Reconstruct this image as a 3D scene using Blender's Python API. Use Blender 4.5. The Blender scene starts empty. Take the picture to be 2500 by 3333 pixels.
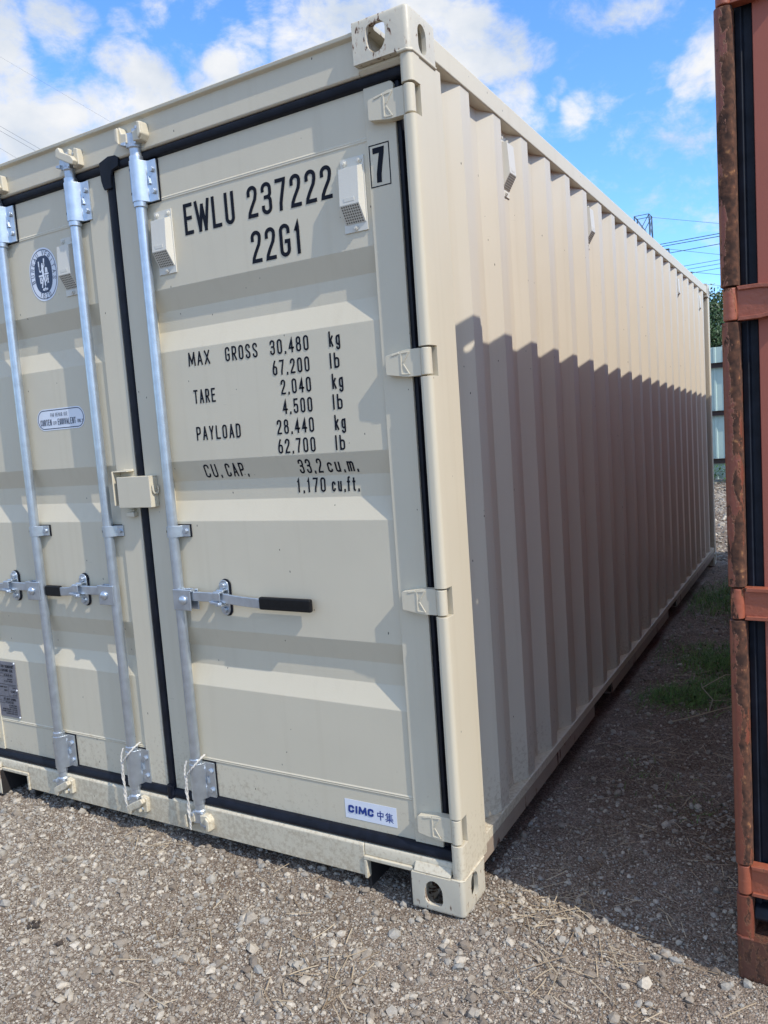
import bpy, bmesh, math, random
import numpy as np
from mathutils import Vector, Matrix
R = math.radians
PI = math.pi
S = bpy.context.scene
COL = S.collection

# ------------------------------------------------------------------ camera
cam_d = bpy.data.cameras.new("camera")
cam = bpy.data.objects.new("camera", cam_d)
COL.objects.link(cam)
cam.location = (0.9805, -2.0098, 1.4897)
cam.rotation_euler = (1.4690, 0.0709, 0.5176)
cam_d.sensor_fit = 'VERTICAL'
cam_d.sensor_height = 24.0
cam_d.lens = 24.0 * 2539.67 / 3333.0
cam_d.clip_start = 0.02
cam_d.clip_end = 3000.0
S.camera = cam

# ------------------------------------------------------------------ sun, sky, exposure
SUN_TO = Vector((1.0, -0.25, 1.035)).normalized()      # towards the sun
sun_d = bpy.data.lights.new("sun", 'SUN')
sun_d.energy = 2.35
sun_d.angle = R(0.5)
sun_d.color = (1.0, 0.93, 0.82)
sun = bpy.data.objects.new("sun", sun_d)
COL.objects.link(sun)
sun.rotation_euler = SUN_TO.to_track_quat('Z', 'Y').to_euler()
S.view_settings.view_transform = 'Standard'
S.view_settings.look = 'None'
S.view_settings.exposure = 0.74
S.view_settings.gamma = 1.0

world = bpy.data.worlds.new("World")
S.world = world
world.use_nodes = True
def build_world():
    nt = world.node_tree; N = nt.nodes; L = nt.links
    N.clear()
    out = N.new('ShaderNodeOutputWorld')
    bg = N.new('ShaderNodeBackground')
    L.new(bg.outputs[0], out.inputs[0])
    sky = N.new('ShaderNodeTexSky')
    sky.sky_type = 'NISHITA'
    sky.sun_disc = False
    sky.sun_elevation = math.asin(SUN_TO.z)
    sky.sun_rotation = math.atan2(SUN_TO.x, SUN_TO.y)
    sky.air_density = 1.0; sky.dust_density = 0.3; sky.ozone_density = 1.6
    tint = N.new('ShaderNodeMix'); tint.data_type = 'RGBA'; tint.blend_type = 'MULTIPLY'
    tint.inputs[0].default_value = 1.0
    tint.inputs[7].default_value = SKY_TINT
    L.new(sky.outputs[0], tint.inputs[6])
    tc = N.new('ShaderNodeTexCoord')
    d = tc.outputs['Generated']
    def math_(op, a, b=None, clamp=False):
        n = N.new('ShaderNodeMath'); n.operation = op; n.use_clamp = clamp
        if op == 'SMOOTH_MAX': n.inputs[2].default_value = 0.25
        for i, v in enumerate((a, b)):
            if v is None: continue
            if isinstance(v, (int, float)): n.inputs[i].default_value = v
            else: L.new(v, n.inputs[i])
        return n.outputs[0]
    # soft banks of cloud, each in its own part of the sky
    total = None
    for (vx, vy, vz), r, amp in CLOUDS:
        v = Vector((vx, vy, vz)).normalized()
        dp = N.new('ShaderNodeVectorMath'); dp.operation = 'DOT_PRODUCT'
        L.new(d, dp.inputs[0]); dp.inputs[1].default_value = v
        mr = N.new('ShaderNodeMapRange'); mr.interpolation_type = 'SMOOTHSTEP'
        L.new(dp.outputs['Value'], mr.inputs[0])
        mr.inputs[1].default_value = math.cos(r * 1.35); mr.inputs[2].default_value = math.cos(r * 0.35)
        mr.inputs[3].default_value = 0; mr.inputs[4].default_value = amp
        total = mr.outputs[0] if total is None else math_('SMOOTH_MAX', total, mr.outputs[0])
    def noise(scale, detail, rough, off, dist=0.0):
        mp = N.new('ShaderNodeMapping'); L.new(d, mp.inputs[0]); mp.inputs[1].default_value = off
        mp.inputs[3].default_value = (1, 1, 1.5)
        n = N.new('ShaderNodeTexNoise'); n.inputs['Scale'].default_value = scale
        n.inputs['Detail'].default_value = detail; n.inputs['Roughness'].default_value = rough
        n.inputs['Distortion'].default_value = dist
        L.new(mp.outputs[0], n.inputs['Vector']); return n.outputs['Fac']
    n1 = noise(13.0, 10, 0.66, (0.3, 0.1, 0.7), 0.25)
    n2 = noise(4.0, 4, 0.55, (2.3, 1.1, 0.2))
    shaped = math_('ADD', total, math_('MULTIPLY', math_('SUBTRACT', n1, 0.5), 2.6))
    cover = N.new('ShaderNodeMapRange'); cover.interpolation_type = 'SMOOTHSTEP'
    L.new(shaped, cover.inputs[0])
    cover.inputs[1].default_value = 0.10; cover.inputs[2].default_value = 1.05
    # clouds added over the unseen rest of the dome to brighten the fill
    far = N.new('ShaderNodeMapRange'); far.interpolation_type = 'SMOOTHSTEP'
    L.new(math_('MULTIPLY', n2, math_('ADD', n1, 0.5)), far.inputs[0])
    far.inputs[1].default_value = 0.40; far.inputs[2].default_value = 0.58; far.inputs[4].default_value = 0.9
    gap = N.new('ShaderNodeVectorMath'); gap.operation = 'DOT_PRODUCT'
    L.new(d, gap.inputs[0]); gap.inputs[1].default_value = Vector((-.42, .82, .38)).normalized()
    gm_ = N.new('ShaderNodeMapRange'); gm_.interpolation_type = 'SMOOTHSTEP'; L.new(gap.outputs['Value'], gm_.inputs[0])
    gm_.inputs[1].default_value = math.cos(.95); gm_.inputs[2].default_value = math.cos(.62); gm_.inputs[3].default_value = 1; gm_.inputs[4].default_value = 0
    cov = math_('MAXIMUM', cover.outputs[0], math_('MULTIPLY', far.outputs[0], gm_.outputs[0]))
    cr = N.new('ShaderNodeValToRGB')
    e = cr.color_ramp.elements
    e[0].position = 0.36; e[0].color = (0.66 * CLOUD_K, 0.74 * CLOUD_K, 0.86 * CLOUD_K, 1)
    e[1].position = 0.62; e[1].color = (0.97 * CLOUD_K, 0.98 * CLOUD_K, 1.0 * CLOUD_K, 1)
    L.new(noise(7.0, 6, 0.55, (0.7, 0.2, 0.1)), cr.inputs[0])
    mix = N.new('ShaderNodeMix'); mix.data_type = 'RGBA'
    L.new(cov, mix.inputs[0]); L.new(tint.outputs[2], mix.inputs[6]); L.new(cr.outputs[0], mix.inputs[7])
    L.new(mix.outputs[2], bg.inputs[0])
    bg.inputs[1].default_value = 0.15
SKY_TINT = (0.58, 0.90, 1.26, 1)
CLOUD_K = 3.9
CLOUDS = [((-0.731, 0.531, 0.429), 0.044, 0.85), ((-0.732, 0.553, 0.397), 0.029, 0.80), ((-0.762, 0.534, 0.367), 0.043, 0.80), ((-0.684, 0.588, 0.432), 0.026, 0.72),
          ((-0.693, 0.571, 0.440), 0.019, 0.60), ((-0.662, 0.603, 0.445), 0.017, 0.50), ((-0.638, 0.629, 0.443), 0.015, 0.58), ((-0.610, 0.650, 0.452), 0.017, 0.50),
          ((-0.627, 0.642, 0.441), 0.012, 0.35), ((-0.652, 0.638, 0.409), 0.030, 0.85), ((-0.641, 0.661, 0.390), 0.035, 0.95), ((-0.674, 0.635, 0.378), 0.030, 0.85),
          ((-0.627, 0.680, 0.380), 0.023, 0.70), ((-0.742, 0.579, 0.338), 0.040, 0.95), ((-0.710, 0.609, 0.353), 0.032, 0.95), ((-0.779, 0.538, 0.322), 0.044, 0.90),
          ((-0.681, 0.641, 0.355), 0.030, 0.90), ((-0.578, 0.682, 0.448), 0.011, 0.42), ((-0.603, 0.694, 0.393), 0.015, 0.45), ((-0.556, 0.706, 0.439), 0.018, 0.50),
          ((-0.574, 0.708, 0.412), 0.021, 0.78), ((-0.546, 0.723, 0.423), 0.023, 0.62), ((-0.532, 0.724, 0.439), 0.015, 0.45), ((-0.596, 0.707, 0.381), 0.021, 0.60),
          ((-0.505, 0.753, 0.422), 0.031, 0.85), ((-0.473, 0.763, 0.441), 0.035, 0.95), ((-0.437, 0.789, 0.431), 0.046, 1.00), ((-0.387, 0.814, 0.434), 0.045, 1.00),
          ((-0.340, 0.843, 0.417), 0.046, 1.00), ((-0.306, 0.864, 0.401), 0.038, 1.00), ((-0.274, 0.876, 0.398), 0.023, 0.80), ((-0.304, 0.880, 0.366), 0.031, 0.85),
          ((-0.288, 0.894, 0.342), 0.018, 0.60), ((-0.502, 0.736, 0.453), 0.020, 0.55), ((-0.370, 0.843, 0.392), 0.041, 1.00), ((-0.242, 0.908, 0.342), 0.020, 0.62),
          ((-0.234, 0.920, 0.316), 0.013, 0.40), ((-0.258, 0.894, 0.366), 0.011, 0.50), ((-0.270, 0.897, 0.350), 0.011, 0.50), ((-0.130, 0.926, 0.354), 0.022, 0.72),
          ((-0.111, 0.922, 0.370), 0.022, 0.65), ((-0.155, 0.919, 0.363), 0.013, 0.50), ((-0.161, 0.924, 0.347), 0.010, 0.40), ((-0.187, 0.890, 0.415), 0.017, 0.50),
          ((-0.160, 0.896, 0.414), 0.016, 0.48), ((-0.206, 0.889, 0.409), 0.011, 0.35), ((-0.101, 0.916, 0.388), 0.021, 0.50), ((-0.082, 0.934, 0.348), 0.029, 0.70)]
build_world()

# ------------------------------------------------------------------ materials
def new_mat(name):
    m = bpy.data.materials.new(name); m.use_nodes = True
    nt = m.node_tree
    return m, nt, nt.nodes, nt.links, nt.nodes['Principled BSDF']

def simple(name, col, rough=0.5, metal=0.0, var=0.12, scale=14.0, bump=0.0, bscale=120.0, spec=0.5):
    m, nt, N, L, b = new_mat(name)
    tc = N.new('ShaderNodeTexCoord')
    n = N.new('ShaderNodeTexNoise'); n.inputs['Scale'].default_value = scale; n.inputs['Detail'].default_value = 6
    L.new(tc.outputs['Object'], n.inputs['Vector'])
    cr = N.new('ShaderNodeValToRGB')
    e = cr.color_ramp.elements
    e[0].position = 0.3; e[1].position = 0.7
    e[0].color = tuple(c * (1 - var) for c in col) + (1,)
    e[1].color = tuple(min(1, c * (1 + var)) for c in col) + (1,)
    L.new(n.outputs['Fac'], cr.inputs[0]); L.new(cr.outputs[0], b.inputs['Base Color'])
    b.inputs['Roughness'].default_value = rough; b.inputs['Metallic'].default_value = metal
    b.inputs['Specular IOR Level'].default_value = spec
    if bump:
        n2 = N.new('ShaderNodeTexNoise'); n2.inputs['Scale'].default_value = bscale; n2.inputs['Detail'].default_value = 4
        L.new(tc.outputs['Object'], n2.inputs['Vector'])
        bp = N.new('ShaderNodeBump'); bp.inputs['Strength'].default_value = bump; bp.inputs['Distance'].default_value = 0.002
        L.new(n2.outputs['Fac'], bp.inputs['Height']); L.new(bp.outputs[0], b.inputs['Normal'])
    return m

def mixnode(N, L, fac, a, b, blend='MIX'):
    mx = N.new('ShaderNodeMix'); mx.data_type = 'RGBA'; mx.blend_type = blend
    for i, v in ((0, fac), (6, a), (7, b)):
        if isinstance(v, (int, float)): mx.inputs[i].default_value = v
        elif isinstance(v, tuple): mx.inputs[i].default_value = v if len(v) == 4 else v + (1,)
        else: L.new(v, mx.inputs[i])
    return mx.outputs[2]

def painted(name, col, speck=(0.03, 0.028, 0.025), specks=True, rough=0.42, dirt=0.25, splash=0.55):
    """sprayed container paint: slight tone drift, faint runs, tiny dark nicks, orange peel"""
    m, nt, N, L, b = new_mat(name)
    tc = N.new('ShaderNodeTexCoord'); O = tc.outputs['Object']
    n = N.new('ShaderNodeTexNoise'); n.inputs['Scale'].default_value = 2.2; n.inputs['Detail'].default_value = 7
    n.inputs['Roughness'].default_value = 0.6
    L.new(O, n.inputs['Vector'])
    base = mixnode(N, L, n.outputs['Fac'], tuple(c * 0.93 for c in col), tuple(min(1, c * 1.06) for c in col))
    # vertical dusty runs
    mp = N.new('ShaderNodeMapping'); mp.inputs[3].default_value = (28, 28, 0.9); L.new(O, mp.inputs[0])
    n2 = N.new('ShaderNodeTexNoise'); n2.inputs['Scale'].default_value = 1.0; n2.inputs['Detail'].default_value = 5
    L.new(mp.outputs[0], n2.inputs['Vector'])
    r2 = N.new('ShaderNodeMapRange'); L.new(n2.outputs['Fac'], r2.inputs[0])
    r2.inputs[1].default_value = 0.55; r2.inputs[2].default_value = 0.8; r2.inputs[4].default_value = dirt
    base = mixnode(N, L, r2.outputs[0], base, tuple(c * k for c, k in zip(col, (0.82, 0.79, 0.74))))
    if specks:
        mp2 = N.new('ShaderNodeMapping'); mp2.inputs[3].default_value = (30, 30, 13); mp2.inputs[2].default_value = (0.35, 0.2, 0.1)
        L.new(O, mp2.inputs[0])
        v = N.new('ShaderNodeTexVoronoi'); v.inputs['Scale'].default_value = 1.0; v.inputs['Randomness'].default_value = 1.0
        nd = N.new('ShaderNodeTexNoise'); nd.inputs['Scale'].default_value = 90; L.new(O, nd.inputs['Vector'])
        mv = mixnode(N, L, 0.06, mp2.outputs[0], nd.outputs['Color'], 'ADD')
        L.new(mv, v.inputs['Vector'])
        lt = N.new('ShaderNodeMath'); lt.operation = 'LESS_THAN'; lt.inputs[1].default_value = 0.05
        L.new(v.outputs['Distance'], lt.inputs[0])
        sep = N.new('ShaderNodeSeparateColor'); L.new(v.outputs['Color'], sep.inputs[0])
        g = N.new('ShaderNodeMath'); g.operation = 'GREATER_THAN'; g.inputs[1].default_value = 0.62
        L.new(sep.outputs[0], g.inputs[0])
        mu = N.new('ShaderNodeMath'); mu.operation = 'MULTIPLY'
        L.new(lt.outputs[0], mu.inputs[0]); L.new(g.outputs[0], mu.inputs[1])
        base = mixnode(N, L, mu.outputs[0], base, speck)
    # dried splash of yard dust: fine dots in drifts along the foot of the box
    sx = N.new('ShaderNodeSeparateXYZ'); L.new(O, sx.inputs[0])
    zf = N.new('ShaderNodeMapRange'); L.new(sx.outputs['Z'], zf.inputs[0]); zf.inputs[1].default_value = 0.55; zf.inputs[2].default_value = 0.02; zf.inputs[4].default_value = 0.34
    ns = N.new('ShaderNodeTexNoise'); ns.inputs['Scale'].default_value = 75; ns.inputs['Detail'].default_value = 5; ns.inputs['Roughness'].default_value = 0.7; L.new(O, ns.inputs['Vector'])
    nd2 = N.new('ShaderNodeMath'); nd2.operation = 'MULTIPLY_ADD'; L.new(n.outputs['Fac'], nd2.inputs[0]); nd2.inputs[1].default_value = 0.45; L.new(zf.outputs[0], nd2.inputs[2])
    sm = N.new('ShaderNodeMath'); sm.operation = 'ADD'; L.new(nd2.outputs[0], sm.inputs[0]); L.new(ns.outputs['Fac'], sm.inputs[1])
    sp = N.new('ShaderNodeMapRange'); L.new(sm.outputs[0], sp.inputs[0]); sp.inputs[1].default_value = 0.96; sp.inputs[2].default_value = 1.12; sp.inputs[4].default_value = splash
    base = mixnode(N, L, sp.outputs[0], base, tuple(c * k for c, k in zip(col, (0.60, 0.53, 0.46))))
    # hairline scuffs, bunched in a few places
    mp3 = N.new('ShaderNodeMapping'); mp3.inputs[3].default_value = (3.0, 3.0, 44.0); mp3.inputs[2].default_value = (0.5, 0.9, 0.35); L.new(O, mp3.inputs[0])
    w3 = N.new('ShaderNodeTexNoise'); w3.inputs['Scale'].default_value = 3.0; w3.inputs['Detail'].default_value = 2; L.new(mp3.outputs[0], w3.inputs['Vector'])
    g3 = N.new('ShaderNodeMapRange'); L.new(w3.outputs['Fac'], g3.inputs[0]); g3.inputs[1].default_value = 0.735; g3.inputs[2].default_value = 0.75
    k3 = N.new('ShaderNodeMapRange'); L.new(n.outputs['Fac'], k3.inputs[0]); k3.inputs[1].default_value = 0.56; k3.inputs[2].default_value = 0.62; k3.inputs[4].default_value = 0.30
    m3 = N.new('ShaderNodeMath'); m3.operation = 'MULTIPLY'; L.new(g3.outputs[0], m3.inputs[0]); L.new(k3.outputs[0], m3.inputs[1])
    base = mixnode(N, L, m3.outputs[0], base, tuple(c * .5 for c in col))
    L.new(base, b.inputs['Base Color'])
    b.inputs['Roughness'].default_value = rough
    b.inputs['Specular IOR Level'].default_value = 0.35
    n3 = N.new('ShaderNodeTexNoise'); n3.inputs['Scale'].default_value = 170; n3.inputs['Detail'].default_value = 2
    L.new(O, n3.inputs['Vector'])
    n4 = N.new('ShaderNodeTexNoise'); n4.inputs['Scale'].default_value = 5; L.new(O, n4.inputs['Vector'])
    ad = N.new('ShaderNodeMath'); ad.operation = 'MULTIPLY_ADD'
    L.new(n4.outputs['Fac'], ad.inputs[0]); ad.inputs[1].default_value = 6.0; L.new(n3.outputs['Fac'], ad.inputs[2])
    bp = N.new('ShaderNodeBump'); bp.inputs['Strength'].default_value = 0.16; bp.inputs['Distance'].default_value = 0.0012
    L.new(ad.outputs[0], bp.inputs['Height']); L.new(bp.outputs[0], b.inputs['Normal'])
    return m

def rusted(name, paint, amount=0.5, sc=24.0, bump=0.7, edge=None):
    m, nt, N, L, b = new_mat(name)
    tc = N.new('ShaderNodeTexCoord'); O = tc.outputs['Object']
    mp = N.new('ShaderNodeMapping'); mp.inputs[3].default_value = (1.7, 1.7, 0.6); L.new(O, mp.inputs[0])
    n = N.new('ShaderNodeTexNoise'); n.inputs['Scale'].default_value = sc; n.inputs['Detail'].default_value = 8
    n.inputs['Roughness'].default_value = 0.68; n.inputs['Distortion'].default_value = 0.3
    L.new(mp.outputs[0], n.inputs['Vector'])
    big = N.new('ShaderNodeTexNoise'); big.inputs['Scale'].default_value = 3.0; big.inputs['Detail'].default_value = 3
    L.new(mp.outputs[0], big.inputs['Vector'])
    ad = N.new('ShaderNodeMath'); ad.operation = 'MULTIPLY_ADD'
    L.new(big.outputs['Fac'], ad.inputs[0]); ad.inputs[1].default_value = 0.6; L.new(n.outputs['Fac'], ad.inputs[2])
    if edge:      # rust gathers on the side the door strap rubs
        sx = N.new('ShaderNodeSeparateXYZ'); L.new(O, sx.inputs[0])
        ex = N.new('ShaderNodeMapRange'); ex.interpolation_type = 'SMOOTHSTEP'; L.new(sx.outputs['X'], ex.inputs[0])
        ex.inputs[1].default_value, ex.inputs[2].default_value = edge[0], edge[1]; ex.inputs[3].default_value = edge[2]; ex.inputs[4].default_value = edge[3]
        a2 = N.new('ShaderNodeMath'); a2.operation = 'ADD'; L.new(ad.outputs[0], a2.inputs[0]); L.new(ex.outputs[0], a2.inputs[1]); ad = a2
    mask = N.new('ShaderNodeMapRange'); L.new(ad.outputs[0], mask.inputs[0])
    th = 1.12 - amount * 0.6
    mask.inputs[1].default_value = th; mask.inputs[2].default_value = th + 0.035
    # rust tones
    n2 = N.new('ShaderNodeTexNoise'); n2.inputs['Scale'].default_value = 60; n2.inputs['Detail'].default_value = 6
    L.new(O, n2.inputs['Vector'])
    cr = N.new('ShaderNodeValToRGB'); e = cr.color_ramp.elements
    e[0].position = 0.35; e[0].color = (0.045, 0.022, 0.015, 1)
    e[1].position = 0.62; e[1].color = (0.13, 0.056, 0.032, 1)
    k = e.new(0.72); k.color = (0.33, 0.16, 0.07, 1)
    L.new(n2.outputs['Fac'], cr.inputs[0])
    # bright flaking rim where paint lifts
    rim = N.new('ShaderNodeMapRange'); rim.interpolation_type = 'SMOOTHSTEP'
    sb = N.new('ShaderNodeMath'); sb.operation = 'SUBTRACT'; sb.inputs[1].default_value = th
    L.new(ad.outputs[0], sb.inputs[0])
    ab = N.new('ShaderNodeMath'); ab.operation = 'ABSOLUTE'; L.new(sb.outputs[0], ab.inputs[0])
    L.new(ab.outputs[0], rim.inputs[0])
    rim.inputs[1].default_value = 0.0; rim.inputs[2].default_value = 0.016; rim.inputs[3].default_value = 0.55; rim.inputs[4].default_value = 0
    pn = mixnode(N, L, big.outputs['Fac'], tuple(c * 0.75 for c in paint), tuple(c * 1.2 for c in paint))
    c1 = mixnode(N, L, mask.outputs[0], pn, cr.outputs[0])
    c2 = mixnode(N, L, rim.outputs[0], c1, (0.36, 0.17, 0.08))
    L.new(c2, b.inputs['Base Color'])
    rr = N.new('ShaderNodeMapRange'); L.new(mask.outputs[0], rr.inputs[0])
    rr.inputs[3].default_value = 0.45; rr.inputs[4].default_value = 0.95
    L.new(rr.outputs[0], b.inputs['Roughness'])
    mu = N.new('ShaderNodeMath'); mu.operation = 'MULTIPLY_ADD'
    L.new(mask.outputs[0], mu.inputs[0]); mu.inputs[1].default_value = -0.8; L.new(n2.outputs['Fac'], mu.inputs[2])
    bp = N.new('ShaderNodeBump'); bp.inputs['Strength'].default_value = bump; bp.inputs['Distance'].default_value = 0.003
    L.new(mu.outputs[0], bp.inputs['Height']); L.new(bp.outputs[0], b.inputs['Normal'])
    return m

BEIGE = (0.632, 0.575, 0.448)
M = {}
M['beige'] = painted('beige_paint', BEIGE)
M['beige_side'] = painted('beige_side_paint', (0.615, 0.565, 0.465), dirt=0.35)
M['beige_worn'] = rusted('beige_worn_paint', (0.60, 0.558, 0.455), 0.37, 34, 0.25)
M['rail_brown'] = rusted('brown_rail_paint', (0.34, 0.27, 0.21), 0.30, 10)  # brown tone for the lower strip of the bottom rail
M['red'] = painted('red_paint', (0.37, 0.115, 0.078), speck=(0.45, 0.33, 0.27), rough=0.55, dirt=0.4)
M['red_rust'] = rusted('rusted_red_paint', (0.205, 0.062, 0.038), 0.52, 30, edge=(-2.430, -2.410, -0.12, 0.09))
M['red_light'] = rusted('scuffed_red_paint', (0.33, 0.098, 0.055), 0.30, 12)
M['rust_brown'] = rusted('brown_rust', (0.12, 0.05, 0.035), 0.6, 30)
M['galv'] = simple('galvanised_steel', (0.54, 0.60, 0.67), 0.33, 0.85, 0.11, 30, 0.08, 200)
M['galv_dull'] = simple('dull_galvanised_steel', (0.50, 0.55, 0.61), 0.40, 0.8, 0.12, 40, 0.15, 160)
M['rubber'] = simple('black_rubber', (0.007, 0.009, 0.016), 0.5, 0, 0.35, 25, 0.3, 60, 0.22)
M['black'] = simple('black_paint', (0.008, 0.010, 0.018), 0.6, 0, 0.1, spec=0.15)
M['vent'] = painted('vent_paint', (0.66, 0.64, 0.57), specks=False, splash=0.0)
M['grip'] = simple('black_grip', (0.007, 0.007, 0.008), 0.5, 0, 0.3, 60, 0.15, spec=0.25)
M['old_rubber'] = simple('weathered_rubber', (0.013, 0.017, 0.026), 0.6, 0, 0.35, 25, 0.3, 60, 0.25)
M['dark'] = simple('dark_void', (0.02, 0.018, 0.016), 0.9)
M['hole'] = simple('hole_dark', (0.16, 0.145, 0.12), 0.9)
M['white'] = simple('white_vinyl', (0.74, 0.78, 0.86), 0.35, 0, 0.03)
M['navy'] = simple('navy_ink', (0.018, 0.035, 0.085), 0.4, 0, 0.05)
M['blue'] = simple('blue_ink', (0.012, 0.045, 0.26), 0.4, 0, 0.05)
M['plate'] = simple('etched_plate', (0.20, 0.20, 0.225), 0.5, 0.15, 0.12, 30)
M['rope'] = simple('white_rope', (0.56, 0.54, 0.50), 0.8, 0, 0.15, 80)
M['clod'] = simple('dark_earth', (0.055, 0.043, 0.035), 0.95, 0, 0.3, 60)
M['wood'] = simple('tarred_underside_recess_shade', (0.022, 0.019, 0.018), 0.8)  # tar under the floor; also the painted shade in the sill recesses
M['fence'] = simple('pale_green_sheet', (0.45, 0.58, 0.54), 0.45, 0, 0.05, 3)
M['girt'] = simple('brown_steel', (0.05, 0.03, 0.026), 0.6, 0, 0.2, 6)
M['pylon'] = simple('weathered_steel', (0.10, 0.13, 0.16), 0.6, 0.3)
M['wire'] = simple('wire_grey', (0.05, 0.075, 0.11), 0.6)
M['bark'] = simple('bark', (0.08, 0.06, 0.045), 0.9, 0, 0.3, 8)

def leaf_mat(name, c0, c1):
    m, nt, N, L, b = new_mat(name)
    g = N.new('ShaderNodeNewGeometry')
    cr = N.new('ShaderNodeValToRGB'); e = cr.color_ramp.elements
    e[0].color = c0 + (1,); e[1].color = c1 + (1,)
    L.new(g.outputs['Random Per Island'], cr.inputs[0]); L.new(cr.outputs[0], b.inputs['Base Color'])
    b.inputs['Roughness'].default_value = 0.55
    b.inputs['Transmission Weight'].default_value = 0.0
    return m
M['leaf'] = leaf_mat('leaf_green', (0.016, 0.045, 0.016), (0.055, 0.11, 0.035))
M['weed'] = leaf_mat('weed_green', (0.035, 0.10, 0.02), (0.10, 0.20, 0.05))
M['grass'] = leaf_mat('grass_green', (0.06, 0.15, 0.03), (0.19, 0.33, 0.08))
M['straw'] = leaf_mat('straw_tan', (0.22, 0.16, 0.10), (0.52, 0.43, 0.30))
def stone_mat():
    m, nt, N, L, b = new_mat('crushed_stone')
    g = N.new('ShaderNodeNewGeometry')
    cr = N.new('ShaderNodeValToRGB'); e = cr.color_ramp.elements
    cols = [(0.0, (0.190, 0.158, 0.128)), (0.25, (0.278, 0.239, 0.195)), (0.5, (0.352, 0.314, 0.262)), (0.68, (0.352, 0.343, 0.316)),
            (0.8, (0.441, 0.395, 0.326)), (0.92, (0.525, 0.478, 0.400)), (1.0, (0.588, 0.541, 0.465))]
    e[0].position = 0; e[0].color = cols[0][1] + (1,); e[1].position = 1; e[1].color = cols[-1][1] + (1,)
    for p, c in cols[1:-1]:
        k = e.new(p); k.color = c + (1,)
    L.new(g.outputs['Random Per Island'], cr.inputs[0])
    tc = N.new('ShaderNodeTexCoord')
    n = N.new('ShaderNodeTexNoise'); n.inputs['Scale'].default_value = 160; n.inputs['Detail'].default_value = 4
    L.new(tc.outputs['Object'], n.inputs['Vector'])
    c = mixnode(N, L, n.outputs['Fac'], (0.62, 0.60, 0.58), (1.25, 1.25, 1.25))
    c2 = mixnode(N, L, 1.0, cr.outputs[0], c, 'MULTIPLY')
    L.new(c2, b.inputs['Base Color']); b.inputs['Roughness'].default_value = 0.85
    b.inputs['Specular IOR Level'].default_value = 0.25
    return m
M['stone'] = stone_mat()
def ground_mat():
    m, nt, N, L, b = new_mat('gravelly_dirt')
    tc = N.new('ShaderNodeTexCoord'); O = tc.outputs['Object']
    v = N.new('ShaderNodeTexVoronoi'); v.inputs['Scale'].default_value = 170; L.new(O, v.inputs['Vector'])
    sep = N.new('ShaderNodeSeparateColor'); L.new(v.outputs['Color'], sep.inputs[0])
    cr = N.new('ShaderNodeValToRGB'); e = cr.color_ramp.elements
    e[0].color = (0.16, 0.131, 0.107, 1); e[1].color = (0.42, 0.37, 0.315, 1)
    k = e.new(0.6); k.color = (0.265, 0.221, 0.182, 1)
    L.new(sep.outputs[0], cr.inputs[0])
    n = N.new('ShaderNodeTexNoise'); n.inputs['Scale'].default_value = 1.8; n.inputs['Detail'].default_value = 8; n.inputs['Roughness'].default_value = 0.65
    L.new(O, n.inputs['Vector'])
    rm = N.new('ShaderNodeMapRange'); L.new(n.outputs['Fac'], rm.inputs[0]); rm.inputs[1].default_value = 0.35; rm.inputs[2].default_value = 0.65
    c = mixnode(N, L, rm.outputs[0], (0.66, 0.58, 0.51), (1.12, 1.10, 1.08))
    c2 = mixnode(N, L, 1.0, cr.outputs[0], c, 'MULTIPLY')
    L.new(c2, b.inputs['Base Color']); b.inputs['Roughness'].default_value = 0.95
    b.inputs['Specular IOR Level'].default_value = 0.15
    n2 = N.new('ShaderNodeTexNoise'); n2.inputs['Scale'].default_value = 90; n2.inputs['Detail'].default_value = 6; L.new(O, n2.inputs['Vector'])
    ad = N.new('ShaderNodeMath'); ad.operation = 'SUBTRACT'; L.new(n2.outputs['Fac'], ad.inputs[0]); L.new(v.outputs['Distance'], ad.inputs[1])
    bp = N.new('ShaderNodeBump'); bp.inputs['Strength'].default_value = 0.9; bp.inputs['Distance'].default_value = 0.006
    L.new(ad.outputs[0], bp.inputs['Height']); L.new(bp.outputs[0], b.inputs['Normal'])
    return m
M['ground'] = ground_mat()

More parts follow.
